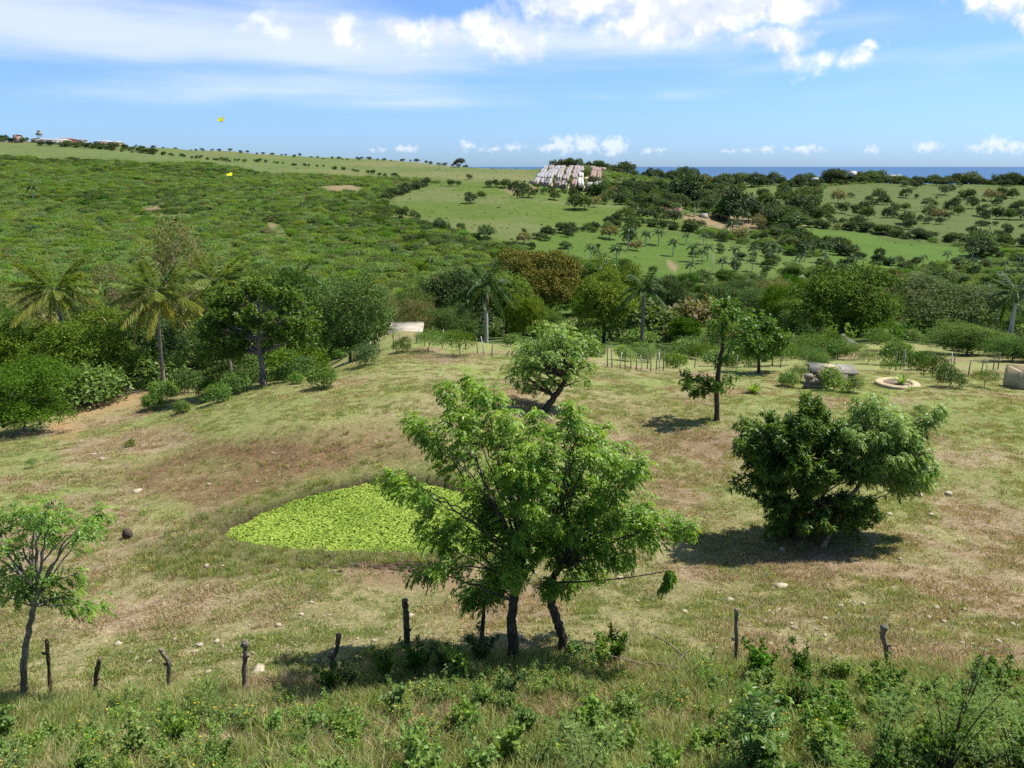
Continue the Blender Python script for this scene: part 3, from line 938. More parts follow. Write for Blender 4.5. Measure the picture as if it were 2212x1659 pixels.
def grow_tree(name, label, cat, rs, base, forks, tips, style, leaf, bark, trunk_r, leaf_args, group=None, up=.55, leaf_from=.45, n_leaf=26, tip_r=.006, br_r=None, extra=None, crown_name='crown', trunk_pts=None, clen=0.0):
    """a tree: trunk with limbs out to every tip, foliage along the outer part of each limb.
    base: foot of the trunk; forks: points up the trunk from which limbs leave; tips: ends of the limbs"""
    base = np.array(base, float)
    root = empty(name, tuple(base))
    tag(root, label, cat, group)
    tr = MB()
    forks = [np.array(f, float) for f in forks]
    path = [base - np.array((0, 0, .25))] + ([np.array(p) for p in trunk_pts] if trunk_pts else []) + forks
    pp = []
    for a, b in zip(path[:-1], path[1:]):
        for t in np.linspace(0, 1, 6)[:-1]:
            pp.append(a + (b - a) * t + rs.normal(size=3) * trunk_r * .14)
    pp.append(path[-1])
    pp = np.array(pp) - base
    rr = np.linspace(trunk_r * 1.05, trunk_r * .62, len(pp))
    rr[0:2] *= 1.25
    tr.tube(pp, rr, 9, wob=.16, rs=rs)
    lv = MB()
    br_r = br_r or trunk_r * .42
    P_, A_, T_ = [], [], []
    for tip in tips:
        tip = np.array(tip, float)
        # leave from the fork that lies best below the tip
        cost = [np.linalg.norm(tip - f) + (2.5 * max(0, f[2] - tip[2] + .1)) for f in forks]
        f = forks[int(np.argmin(cost))]
        dv = tip - f
        Ln = np.linalg.norm(dv)
        ctrl = f + dv * .5 + np.array((0, 0, up * Ln * .35)) + rs.normal(size=3) * Ln * .06
        nn = max(6, int(Ln / .14))
        c = bez(f, ctrl, tip, nn)
        c[1:-1] += rs.normal(size=(nn - 2, 3)) * Ln * .008
        r = br_r * min(1.0, .35 + Ln / 3.0)
        tr.tube(c - base, np.linspace(r, tip_r, nn), 5, cap=False)
        d = unit(np.gradient(c, axis=0))
        lf = leaf_from if Ln > .8 else .2
        k = max(4, int(n_leaf * min(1.4, (.4 + Ln * .5))))
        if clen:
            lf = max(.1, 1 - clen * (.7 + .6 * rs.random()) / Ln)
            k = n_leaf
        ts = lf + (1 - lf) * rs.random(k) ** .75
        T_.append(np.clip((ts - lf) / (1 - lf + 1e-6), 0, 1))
        ii = ts * (nn - 1)
        i0 = np.minimum(ii.astype(int), nn - 2)
        fr = (ii - i0)[:, None]
        P_.append(c[i0] * (1 - fr) + c[i0 + 1] * fr)
        A_.append(d[i0])
    pts = np.concatenate(P_) - base
    ax = np.concatenate(A_)
    off = rs.normal(size=pts.shape) * leaf_args.get('scatter', .06)
    if style == 'spray':
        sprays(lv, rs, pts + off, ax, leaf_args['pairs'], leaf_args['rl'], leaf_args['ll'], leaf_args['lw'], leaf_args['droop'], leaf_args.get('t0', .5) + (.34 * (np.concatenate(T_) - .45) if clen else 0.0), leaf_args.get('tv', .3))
    else:
        rosettes(lv, rs, pts + off, ax, leaf_args['k'], leaf_args['ll'], leaf_args['lw'], leaf_args['droop'], leaf_args.get('t0', .45), leaf_args.get('tv', .3))
    if extra:
        extra(tr, lv, base, rs)
    tr.build('trunk', bark, root, smooth=True)
    lv.build(crown_name, leaf, root)
    return root


# ================================================================== crowns for trees further off
def crown_mesh(name, mat, seed, lobes, n_clump, per, leaf, aspect=.55, cr=.45, fill=.25, tint=(.15, .9), droop=.15, flat=.0, sub=0, subr=1.0, core_n=0):
    """leaf clumps over the surface of overlapping lobes, some inside, so the outline is uneven and lets light through"""
    rs = np.random.default_rng(seed)
    lobes = np.array(lobes, float)
    if sub:
        core = lobes
        k = rs.choice(len(core), sub * 3, p=(core[:, 3] ** 2) / (core[:, 3] ** 2).sum())
        dd = rdir(rs, sub * 3)
        dd[:, 2] = np.where(dd[:, 2] < -.3, -dd[:, 2], dd[:, 2])
        cc = core[k, :3] + dd * core[k, 3:6] * .92
        ok = np.ones(len(cc), bool)
        for l in core:
            ok &= (((cc - l[:3]) / (l[3:6] * .78)) ** 2).sum(1) > 1.0
        cc = cc[ok][:sub]
        sr = subr * (.65 + .7 * rs.random(len(cc)))
        lobes = np.column_stack([cc, sr, sr, sr * .8])
    w = (lobes[:, 3] * lobes[:, 4]) ** .8
    pick = rs.choice(len(lobes), n_clump * 3, p=w / w.sum())
    d = rdir(rs, n_clump * 3)
    d[:, 2] = np.where(d[:, 2] < -.35, -d[:, 2] * .6, d[:, 2])
    rad = np.where(rs.random(n_clump * 3) < fill, .35 + .5 * rs.random(n_clump * 3), .86 + .24 * rs.random(n_clump * 3))
    c = lobes[pick, :3] + d * lobes[pick, 3:6] * rad[:, None]
    keep = np.ones(len(c), bool)
    for l in lobes:
        keep &= (((c - l[:3]) / (l[3:6] * (.70 if sub else .80))) ** 2).sum(1) > 1.0
    keep |= rs.random(len(c)) < .05
    idx = np.nonzero(keep)[0][:n_clump]
    c, d = c[idx], d[idx]
    n = len(c)
    clump_t = np.clip(.55 + .75 * (rs.random(n) - .5), 0, 1)
    C = np.repeat(c, per, 0) + rs.normal(size=(n * per, 3)) * cr * np.array((1, 1, .7))
    D = unit(np.repeat(d, per, 0) * .8 + rdir(rs, n * per) + np.array((0, 0, -droop)))
    nr = unit(np.repeat(d, per, 0) * .9 + np.array((0, 0, .8)) + .8 * rdir(rs, n * per))
    tt = np.clip(np.repeat(clump_t, per) * (tint[1] - tint[0]) + tint[0] + .22 * (rs.random(n * per) - .5), 0, 1)
    mb = MB()
    s = leaf * (.65 + .7 * rs.random(n * per))
    mb.leaves(C, D, nr, s, s * aspect, tt)
    if core_n:
        # inner foliage that closes the crown
        k = rs.choice(len(core), core_n)
        d2 = rdir(rs, core_n)
        c2 = core[k, :3] + d2 * core[k, 3:6] * (.45 + .42 * rs.random((core_n, 1)))
        mb.leaves(c2, rdir(rs, core_n), unit(d2 + .3 * rdir(rs, core_n)), leaf * 2.6, leaf * 1.8, .5 + .6 * (rs.random(core_n) - .5))
    return mb.mesh(name, mat)


def lobed(seed, n, R, Hc, r0, r1, flat=.85, zsp=.6):
    rs = np.random.default_rng(seed)
    out = [(0, 0, Hc, R * .72, R * .72, R * .62 * flat)]
    for i in range(n):
        a = 2 * math.pi * i / n + rs.random() * .8
        q = R * (.40 + .25 * rs.random())
        r = R * (r0 + (r1 - r0) * rs.random())
        out.append((q * math.cos(a), q * math.sin(a), Hc + R * zsp * (rs.random() - .45), r, r, r * flat))
    return out


def trunk_mesh(name, mat, seed, Ht, r, R, nl=5, lean=.1):
    rs = np.random.default_rng(seed)
    mb = MB()
    top = np.array((lean * Ht * (rs.random() - .5), lean * Ht * (rs.random() - .5), Ht))
    pts = bez(np.array((0, 0, -.5)), np.array((0, 0, Ht * .5)), top, 6)
    mb.tube(pts, np.linspace(r, r * .6, 6), 7, wob=.12, rs=rs)
    for i in range(nl):
        a = 2 * math.pi * i / nl + rs.random()
        e = top + np.array((math.cos(a) * R * .62, math.sin(a) * R * .62, R * (.25 + .5 * rs.random())))
        mb.tube(bez(top * .92, top + (e - top) * .4 + np.array((0, 0, R * .22)), e, 6), np.linspace(r * .5, r * .10, 6), 5, cap=False)
    return mb.mesh(name, mat, True)


class Kind:
    """a kind of tree: shared trunk and crown meshes of height `hh` and width `ww`, placed as an Empty with two parts"""

    def __init__(self, name, crown, trunk, hh, ww):
        self.name, self.crown, self.trunk = name, crown, trunk
        co = np.empty(len(crown.vertices) * 3, np.float32)
        crown.vertices.foreach_get('co', co)
        co = co.reshape(-1, 3)
        self.hh = float(np.percentile(co[:, 2], 98.5))
        self.ww = float(np.percentile(co[:, 0], 98) - np.percentile(co[:, 0], 2))


def place(kind, pos, hgt, wid, rz, label, cat, group=None, name=None, cname='crown', mat=None):
    s = hgt / kind.hh
    sw = wid / kind.ww
    o = empty(name or kind.name, pos, rz, (sw, sw, s))
    tag(o, label, cat, group)
    if kind.trunk is not None:
        link(bpy.data.objects.new('trunk', kind.trunk), o)
    c = link(bpy.data.objects.new(cname, kind.crown), o)
    return o


# broad dense crowns (mango like), about 10 m
def K_round(seed, mat, n=1900, per=11, leaf=.27):
    lb = lobed(seed, 11, 5.0, 5.0, .36, .54, .95, .85)
    return Kind('mango_tree', crown_mesh('crown', mat, seed, lb, n, per, leaf, .5, .20, .12, (.1, .95), sub=62, subr=1.28, core_n=900), trunk_mesh('trunk', B_DARK, seed, 2.6, .38, 4.2, 6), 9.6, 10.2)


def K_feath(seed, mat, name='thicket_tree', n=1500, per=14, leaf=.17, flat=.62, tnt=(.1, .85)):
    lb = lobed(seed, 8, 3.0, 3.6, .40, .62, flat, .95) + [(a_, b_, 1.3 + .3 * k_, 1.25, 1.25, 1.1) for k_, (a_, b_) in enumerate(((1.5, 0), (-1.3, .9), (-.6, -1.5), (.5, 1.5), (0, 0)))]
    return Kind(name, crown_mesh('crown', mat, seed, lb, n, per, leaf, .42, .24, .30, tnt, .25, sub=46, subr=.86, core_n=320), trunk_mesh('trunk', B_GLI, seed, 1.7, .13, 2.6, 7, .3), 6.0, 6.4)


def K_low(seed, mat, name, n, per, leaf, hh=2.0, R=1.25, cr=.2, trunk=False):
    lb = lobed(seed, 7, R, hh * .48, .42, .66, .8, .8)
    return Kind(name, crown_mesh('foliage', mat, seed, lb, n, per, leaf, .5, cr, .35, (.1, .9), .1), None if not trunk else trunk_mesh('trunk', B_TWIG, seed, hh * .4, .05, R, 6, .4), hh, R * 2.2)


ROUND = [K_round(11, G_ROUND), K_round(12, G_ROUND), K_round(13, G_ROUND)]
DOME = K_round(17, G_DOME, 2200, 11, .25)
ROUNDG = K_round(14, G_GOLD, 2000, 11, .26)
ROUNDD = [K_round(15, G_MANGO, 1500, 10, .32), K_round(16, G_MANGO, 1400, 10, .32)]
FEATH = [K_feath(21, G_FEATH), K_feath(22, G_FEATH), K_feath(23, G_THICK), K_feath(24, G_THICK, leaf=.26, per=10)]
PINK = [K_feath(25, G_PINK, n=700), K_feath(26, G_PINK, n=650)]
SHRUB = [K_low(31 + i, (G_THICK, G_FEATH, G_ALMOND, G_FEATH, G_BROAD)[i], 'shrub', 260, 9, (.16, .13, .20, .12, .2)[i], trunk=True) for i in range(5)]
FARK = [Kind('distant_tree', crown_mesh('crown', (G_FAR, G_FARD)[i % 2], 40 + i, lobed(40 + i, 6, 3.0, 3.1, .40, .66, .95, .95), 170, 7, .66, .6, .42, .25), trunk_mesh('trunk', B_DARK, 40 + i, 1.4, .2, 2.0, 4), 6.3, 6.6) for i in range(6)]
FARS = [Kind('distant_shrub', crown_mesh('foliage', (G_FAR, G_FARD, G_SCRUB)[i % 3], 60 + i, lobed(60 + i, 5, 1.6, 1.1, .45, .7, .7, .6), 60, 6, .62, .7, .3, .25), None, 2.3, 3.6) for i in range(5)]
FARG = Kind('distant_tree', crown_mesh('crown', G_PINK, 77, lobed(77, 7, 3.0, 3.4, .4, .6, .85, .8), 130, 6, .8, .5, .55, .35), trunk_mesh('trunk', B_GLI, 77, 1.8, .2, 2.4, 6), 6.0, 6.6)


# ================================================================== palms
def frond(mb, rs, Ln, rise, droop, n, ll, lw, hang, t0, t1, stem=None, twist=0.0, stem_r=.03):
    """one pinnate frond growing along +x from the origin"""
    s = np.linspace(0, 1, 14)
    x = Ln * (s - .12 * droop * s ** 2.5)
    z = Ln * (math.sin(rise) * s - droop * .62 * s ** 2.1)
    x = x * max(.12, math.cos(rise) * .55 + .45)
    ax = np.column_stack([x, np.zeros(14), z])
    if stem is not None:
        stem.tube(ax, np.linspace(stem_r, stem_r * .2, 14), 4, cap=False)
    g = unit(np.gradient(ax, axis=0))
    for sd in (-1, 1):
        ts = np.linspace(.16, .99, n)
        ii = ts * 13
        i0 = np.minimum(ii.astype(int), 12)
        f = (ii - i0)[:, None]
        c = ax[i0] * (1 - f) + ax[i0 + 1] * f
        d0 = g[i0]
        prof_ = np.sin(np.clip(ts * .92 + .10, 0, 1) * math.pi) ** .55
        side = np.tile((0, float(sd), 0), (n, 1))
        d = unit(side * (.75 - .2 * hang) + d0 * .62 + np.array((0, 0, -1)) * hang * (.6 + .5 * rs.random((n, 1))) + .10 * rdir(rs, n))
        nr = unit(np.array((0, 0, 1.0)) + .35 * side + .3 * rdir(rs, n))
        mb.leaves(c, d, nr, ll * prof_ * (.85 + .3 * rs.random(n)), lw, np.clip(t0 + (t1 - t0) * ts + .16 * (rs.random(n) - .5), 0, 1), .06, .4)


def palm(name, label, base, H, nf, Ln, leaf, bark, rs, tr, group=None, lean=(0, 0), coco=False, ll=.55, lw=.06, n=34, top=None, husk=None):
    root = empty(name, tuple(base))
    tag(root, label, 'palm', group)
    T = np.array((lean[0], lean[1], H))
    mb = MB()
    pts = bez(np.array((0, 0, -.4)), np.array((lean[0] * .15, lean[1] * .15, H * .55)), T, 14)
    rr = np.linspace(tr[0], tr[1], 14)
    if not coco:
        rr = rr * (1 + .22 * np.sin(np.linspace(0, math.pi, 14)))
    mb.tube(pts, rr, 9, wob=.06, rs=rs)
    mb.build('trunk', bark, root, smooth=True)
    if not coco:
        cs = MB()
        cs.tube([T - np.array((0, 0, .05)), T + np.array((0, 0, .5)), T + np.array((0, 0, 1.1))], [tr[1] * 1.15, tr[1] * .95, tr[1] * .45], 8)
        cs.build('crownshaft', G_PALM, root, smooth=True)
        T = T + np.array((0, 0, 1.0))
    for i in range(nf):
        f = (i + .5) / nf
        a = i * 2.39996 + rs.normal() * .28
        rise = math.radians((82 - 118 * f ** .85) if coco else (76 - 100 * f))
        droop = ((.22 + .75 * f) if coco else (.45 + .7 * f)) * (.75 + .5 * rs.random())
        fb, sb = MB(), MB()
        hang = (.20 + .55 * f) if coco else (.35 + .5 * f)
        t0 = (.28 + .70 * max(0, f - .35)) if coco else (.30 + .25 * rs.random())
        frond(fb, rs, Ln * (.80 + .25 * rs.random()) * (.9 if f < .2 else 1), rise, droop, n, ll, lw, hang, t0, t0 + (.28 if coco else .15), fb)
        fo = fb.build('frond', leaf, root)
        fo.location = tuple(T + np.array((math.cos(a), math.sin(a), 0)) * tr[1] * .7 + np.array((0, 0, -.12 * f)))
        fo.rotation_euler = (rs.normal() * .28, rs.normal() * .08, a)
    if coco:
        for i in range(7):
            a = i * .95
            nb = MB()
            sphere(nb, np.array((math.cos(a) * .24, math.sin(a) * .24, H - .18 - .12 * rs.random())) + np.array((lean[0], lean[1], 0)), (.11, .11, .14), 6, 5)
            nb.build('coconut', M_COCO, root, smooth=True)
        for i in range(4):
            a = i * 1.7 + .6
            hb = MB()
            frond(hb, rs, Ln * .7, math.radians(-50), .7, 18, ll * .6, lw * .8, .7, .92, 1.0, hb)
            ho = hb.build('dry_frond', G_COCO, root)
            ho.location = tuple(T - np.array((0, 0, .15)))
            ho.rotation_euler = (0, 0, a)
    if husk:
        hb = MB()
        hb.tube([T + np.array((tr[1] * .9, -.12, -1.1)), T + np.array((tr[1] * 1.3, -.2, -1.9)), T + np.array((tr[1] * 1.1, -.22, -3.3))], [.09, .13, .03], 5)
        hb.tube([T + np.array((-tr[1] * .8, -.12, -1.2)), T + np.array((-tr[1] * .7, -.25, -2.0)), T + np.array((-.05, -.26, -2.9))], [.08, .10, .02], 5)
        hb.build('dry_husk', B_TWIG, root)
    return root


def sphere(mb, c, r, seg=8, rings=6, jitter=0.0, rs=None, tint=.5):
    c = np.asarray(c, float)
    r = np.broadcast_to(np.asarray(r, float), (3,))
    th = np.linspace(0, math.pi, rings + 1)[1:-1]
    ph = np.arange(seg) * 2 * math.pi / seg
    v = [(0, 0, 1.0)]
    for t in th:
        for p in ph:
            v.append((math.sin(t) * math.cos(p), math.sin(t) * math.sin(p), math.cos(t)))
    v.append((0, 0, -1.0))
    v = np.array(v)
    if jitter and rs is not None:
        v = v * (1 + jitter * (rs.random((len(v), 1)) - .5) * 2)
    v = v * r + c
    q, t3 = [], []
    k = len(th)
    for j in range(seg):
        t3.append((0, 1 + j, 1 + (j + 1) % seg))
        t3.append((len(v) - 1, 1 + (k - 1) * seg + (j + 1) % seg, 1 + (k - 1) * seg + j))
        for i in range(k - 1):
            q.append((1 + i * seg + j, 1 + (i + 1) * seg + j, 1 + (i + 1) * seg + (j + 1) % seg, 1 + i * seg + (j + 1) % seg))
    mb.add(v, q, t3, tint=tint)


M_COCO = plain_mat('coconut_husk', (.30, .17, .03), (.55, .36, .06), 8)
M_STONE = plain_mat('limestone', (.29, .235, .15), (.56, .49, .37), 2.5, .9, .5, .04)
M_CONC = plain_mat('old_concrete', (.15, .135, .11), (.31, .285, .24), 1.3, .9, .5, .03)
M_CONCL = plain_mat('pale_concrete', (.27, .235, .18), (.46, .41, .33), .9, .9, .3, .02)
M_CEM = plain_mat('yellow_cement', (.33, .265, .15), (.50, .415, .26), 1.6, .9, .4, .02)
M_SOIL = plain_mat('dry_soil', (.14, .105, .07), (.28, .22, .15), 4, .95, .6, .04)
M_RED = plain_mat('red_roof', (.22, .06, .04), (.36, .12, .08), .6)
M_WHITEW = plain_mat('white_wall', (.46, .44, .40), (.60, .58, .54), .5)
M_TIN = [plain_mat('zinc_roof', (.23, .225, .235), (.37, .36, .37), 1.1, .6, .1), plain_mat('rusty_zinc_roof', (.22, .165, .155), (.37, .32, .31), 1.0, .65, .1), plain_mat('rusty_roof', (.21, .125, .105), (.34, .24, .21), 1.1, .7, .1), plain_mat('pale_zinc_roof', (.40, .385, .37), (.52, .50, .485), 1.1, .6, .1)]
M_WALLC = [plain_mat('ochre_wall', (.33, .24, .12), (.44, .34, .19), .6), plain_mat('cream_wall', (.34, .29, .21), (.44, .39, .30), .6), plain_mat('pink_wall', (.32, .21, .17), (.4, .28, .23), .6)]
M_TURQ = plain_mat('turquoise_wall', (.16, .50, .42), (.24, .60, .52), .6)
M_TILE = plain_mat('tile_roof', (.30, .13, .085), (.46, .24, .17), .5)
M_DARKW = plain_mat('dark_opening', (.02, .018, .015), (.04, .035, .03), 2)

# ================================================================== labels that say which one
LAND = [(1112, 1400, 'thick scarred trunk'), (1212, 1390, 'forked bare trunk'), (528, 1450, 'knobbly post'), (360, 1450, 'bent grey post'), (716, 1420, 'notched dark post'), (879, 1370, 'tall flat-topped post'), (1590, 1390, 'lone spotted post'), (1912, 1400, 'curved grey post'), (204, 1470, 'short leaning post'), (105, 1450, 'thin curved post'), (48, 1380, 'slender edge tree'),
        (1640, 1600, 'glossy sapling'), (2040, 1560, 'tall feathery sapling'), (915, 1620, 'bright bottom-edge weed'), (380, 1600, 'dark small shrub'), (1260, 1620, 'low feathery sapling'), (700, 1150, 'pond'), (276, 1162, 'dark stump'), (1722, 1165, 'mango bush foot'), (1688, 1268, 'large flat boulder'), (960, 1500, 'big tree shadow'), (130, 1640, 'bottom left corner'), (2190, 1640, 'bottom right corner'), (2180, 1200, 'bare right pasture edge'), (520, 1570, 'stone heap'),
        (1175, 870, 'crooked tree'), (1549, 880, 'tall thin tree'), (1640, 780, 'small field-edge tree'), (1800, 815, 'concrete cistern'), (1938, 828, 'cement ring'), (2200, 815, 'right-edge tank'), (1830, 740, 'broken walls'), (876, 698, 'pale slab'), (1050, 680, 'pale royal palm'), (1162, 620, 'golden mango'), (1305, 655, 'lime-green mango'), (1388, 680, 'dark royal palm'), (1820, 655, 'dome-shaped mango'), (2050, 670, 'wide dark tree'), (2186, 690, 'right-edge royal palm'), (150, 640, 'leftmost coconut palm'), (345, 640, 'middle coconut palm'), (490, 600, 'rightmost coconut palm'), (570, 720, 'broad glossy tree'), (752, 680, 'large dark thicket tree'), (1370, 795, 'stake row'), (410, 540, 'tall pod-bearing tree'),
        (1225, 385, 'hillside settlement'), (1448, 452, 'tiled farmhouse'), (1560, 480, 'bare farmyard'), (1742, 455, 'dirt lane'), (1880, 535, 'bright right meadow'), (1840, 375, 'white house before the sea'), (740, 410, 'bare hillside patch'), (2190, 480, 'right end of the olive pasture'), (1300, 460, 'central meadow middle'), (1950, 430, 'middle of the olive pasture'), (1420, 560, 'palm meadow'), (130, 300, 'ridge buildings'), (1620, 415, 'small upper pasture'), (1000, 500, 'lower tip of the scrub'), (1700, 580, 'lower palm meadow'), (330, 452, 'small bare spot in the scrub')]
LXY = np.array([(a, b) for a, b, _ in LAND], float)
USED = {}


def where_label(prefix, x, y, z):
    px, py = proj(x, y, z)
    d = np.hypot(LXY[:, 0] - px, (LXY[:, 1] - py) * 1.2)
    order = np.argsort(d)
    for far in ('', 'just ', 'well '):
        for i in order[:10]:
            dx, dy = px - LXY[i, 0], py - LXY[i, 1]
            if far and (far == 'just ') != (d[i] < 60):
                continue
            v = '' if abs(dy) < .42 * abs(dx) else ('above' if dy < 0 else 'below')
            hz_ = '' if abs(dx) < .42 * abs(dy) else ('left' if dx < 0 else 'right')
            rel = (v + ' and ' + hz_ + ' of') if v and hz_ else (v or hz_ + ' of')
            lab = f'{prefix} {far}{rel} the {LAND[i][2]}'
            if lab not in USED:
                USED[lab] = 1
                return lab
    lab = f'{prefix} among those near the {LAND[order[0]][2]}'
    return lab


def nth(i):
    return f'{i}' + ('th' if 10 <= i % 100 <= 20 else {1: 'st', 2: 'nd', 3: 'rd'}.get(i % 10, 'th'))


# ================================================================== near trees
def tips3(rs, lst, Y0, thick):
    return [on_ray(a, b, Y0 + (rs.random() * 2 - 1) * thick) for a, b in lst]


rs = np.random.default_rng(101)
GL = dict(pairs=6, rl=.24, ll=.082, lw=.034, droop=.8, scatter=.07, t0=.46, tv=.30)
b1 = at(1112, 1432)
Y1 = b1[1]
t1 = [(1010, 812), (960, 832), (1068, 848), (985, 858), (1035, 842), (885, 900), (925, 928), (900, 925), (1000, 890), (975, 905), (1045, 925), (1010, 935), (832, 1028), (872, 1050), (905, 1075), (850, 1045), (925, 1145), (975, 1128), (905, 1120), (1020, 1165), (955, 1180), (890, 1232), (935, 1238), (1090, 890), (1080, 950), (1130, 925), (1150, 900), (1112, 970), (1075, 1078), (1128, 1062), (1150, 1010), (1100, 1035), (985, 965), (950, 985), (1100, 1175), (1060, 1225), (1130, 1215), (1065, 1130), (1045, 1060), (1090, 1120), (1150, 1130), (1110, 1250), (1075, 1260), (1100, 1010), (1130, 1000), (1140, 1090), (1120, 1150), (1080, 1000), (1150, 960), (1050, 1110), (1020, 1090), (1060, 1020), (1000, 1040), (1085, 1200)]
f1 = [on_ray(1108, 1300, Y1), on_ray(1118, 1265, Y1 + .1), on_ray(1135, 1235, Y1 + .15)]
tree_c = grow_tree('shade_tree', 'big bright green tree on thick scarred trunk, left of the pair by the fence', 'tree', rs, b1, f1, tips3(rs, t1, Y1 + .4, 1.35), 'spray', G_GLI, B_DARK, .102, GL, n_leaf=56, up=.42, leaf_from=.46, br_r=.026, clen=.72, trunk_pts=[on_ray(1106, 1345, Y1)])
rs = np.random.default_rng(102)
b2 = at(1212, 1422)
Y2 = b2[1]
t2 = [(1228, 876), (1245, 900), (1195, 930), (1180, 960), (1240, 960), (1290, 935), (1305, 918), (1262, 920), (1350, 955), (1330, 985), (1382, 992), (1360, 1010), (1310, 1010), (1270, 1030), (1228, 1005), (1190, 1062), (1232, 1078), (1300, 1075), (1345, 1062), (1400, 1088), (1425, 1108), (1412, 1120), (1468, 1140), (1485, 1140), (1360, 1128), (1390, 1168), (1410, 1160), (1340, 1205), (1365, 1210), (1280, 1130), (1320, 1140), (1208, 1170), (1262, 1248), (1300, 1230), (1175, 1110), (1160, 1180), (1228, 1265), (1190, 1270), (1240, 1140), (1388, 1000), (1270, 1180), (1310, 1180), (1285, 975), (1340, 1100), (1165, 1040), (1180, 1000), (1205, 1020), (1215, 1120), (1180, 1150), (1170, 1090), (1240, 1040), (1260, 1090), (1235, 1200), (1300, 1040)]
f2 = [on_ray(1192, 1300, Y2), on_ray(1188, 1262, Y2 + .1), on_ray(1205, 1230, Y2 + .15)]


def long_branch(tr, lv, base, rs):
    a, b = on_ray(1200, 1258, Y2), on_ray(1448, 1232, Y2 - .6)
    c = bez(a, (a + b) / 2 + np.array((0, 0, -.12)), b, 16)
    tr.tube(c - base, np.linspace(.022, .008, 16), 5, cap=False)
    e = bez(b, b + np.array((.05, -.05, .05)), on_ray(1432, 1268, Y2 - .65), 30)
    sprays(lv, rs, np.repeat(e, 2, 0) - base, np.tile((0, 0, -1.0), (60, 1)), 6, .16, .085, .036, .9, .4, .3)


tree_r = grow_tree('shade_tree', 'bright green tree with forked bare trunk, right of the pair by the fence', 'tree', rs, b2, f2, tips3(rs, t2, Y2 + .4, 1.35), 'spray', G_GLI, B_DARK, .098, GL, n_leaf=56, up=.42, leaf_from=.46, br_r=.026, clen=.72, trunk_pts=[on_ray(1216, 1375, Y2), on_ray(1203, 1340, Y2)], extra=long_branch)
rs = np.random.default_rng(103)
b3 = at(1036, 1405)
grow_tree('shade_tree', 'thin dark-stemmed young tree close beside the two thick trunks at the fence', 'tree', rs, b3, [on_ray(1046, 1310, b3[1])], tips3(rs, [(1030, 1262), (1002, 1290), (1060, 1240), (1046, 1295), (1015, 1272), (1075, 1275), (1010, 1300)], b3[1], .35), 'spray', G_GLI, B_DARK, .055, GL, n_leaf=46, up=.5, leaf_from=.2)
rs = np.random.default_rng(104)
b4 = at(48, 1515)
t4 = [(20, 1100), (60, 1090), (112, 1080), (130, 1108), (90, 1110), (0, 1130), (-30, 1110), (222, 1098), (205, 1112), (185, 1140), (172, 1145), (60, 1150), (100, 1130), (20, 1225), (60, 1235), (92, 1240), (-5, 1262), (40, 1282), (-40, 1230), (168, 1240), (210, 1305), (190, 1312), (152, 1292), (-60, 1180), (-70, 1120), (80, 1262), (15, 1160), (-25, 1290), (118, 1140), (45, 1110)]
grow_tree('slender_tree', 'slender pale-barked tree with loose leaf clusters at the left edge beside leaning posts', 'tree', rs, b4, [on_ray(72, 1310, b4[1]), on_ray(80, 1285, b4[1])], tips3(rs, t4, b4[1] + .2, .8), 'spray', G_GLI, B_GLI, .062, dict(GL, ll=.08), n_leaf=24, up=.5, leaf_from=.62, clen=.55, trunk_pts=[on_ray(50, 1440, b4[1]), on_ray(58, 1380, b4[1])])
# mango bush and the paler tree that grows through it
rs = np.random.default_rng(105)
b5 = at(1722, 1165)
Y5 = b5[1]
MPOLY = [(1690, 880), (1715, 850), (1770, 848), (1800, 880), (1840, 935), (1880, 1010), (1895, 1070), (1905, 1130), (1840, 1135), (1800, 1100), (1740, 1150), (1660, 1165), (1650, 1090), (1600, 1065), (1555, 1040), (1605, 1000), (1568, 940), (1590, 885), (1650, 880)]
tm = np.concatenate([poly_tips(rs, MPOLY, 230, Y5, 2.0), poly_tips(rs, [(1640, 1100), (1800, 1090), (1915, 1090), (1905, 1150), (1800, 1150), (1720, 1172), (1650, 1172)], 44, Y5 - .3, 1.6)])
f5 = [np.array(b5) + np.array(o) for o in ((0, 0, .6), (-.35, .15, 1.1), (.3, -.1, 1.2), (0, .3, 1.6), (-.2, -.3, 2.0), (.25, .2, 2.3))]
grow_tree('mango_bush', 'dense dark glossy mango bush with low crown casting a broad shadow on the pasture', 'tree', rs, b5, f5, list(tm), 'rosette', G_MANGO, B_DARK, .13, dict(k=9, ll=.17, lw=.052, droop=.55, scatter=.07, t0=.46, tv=.36), n_leaf=18, up=.3, leaf_from=.5, br_r=.03)
rs = np.random.default_rng(106)
b6 = at(1772, 1180)
Y6 = b6[1]
LP = [(1800, 960), (1810, 905), (1880, 870), (1930, 880), (1975, 905), (2020, 940), (2035, 990), (2028, 1050), (1975, 1065), (1920, 1050), (1860, 1020)]
tl = list(poly_tips(rs, LP, 84, Y6 + .5, 1.4)) + tips3(rs, [(2032, 885), (2040, 875), (1850, 862), (1838, 872), (1898, 850), (1905, 870), (1885, 862), (2000, 905)], Y6 + .6, .5)
f6 = [on_ray(1812, 1112, Y6 + .1), on_ray(1860, 1040, Y6 + .4), on_ray(1905, 980, Y6 + .5)]
grow_tree('shade_tree', 'light green tree with leaning pale trunk growing through the dark mango bush', 'tree', rs, b6, f6, tl, 'spray', G_GLI2, B_GLI, .085, dict(GL, pairs=6, rl=.30, ll=.10, lw=.04, t0=.56), n_leaf=34, up=.25, leaf_from=.5, br_r=.03, clen=.9)
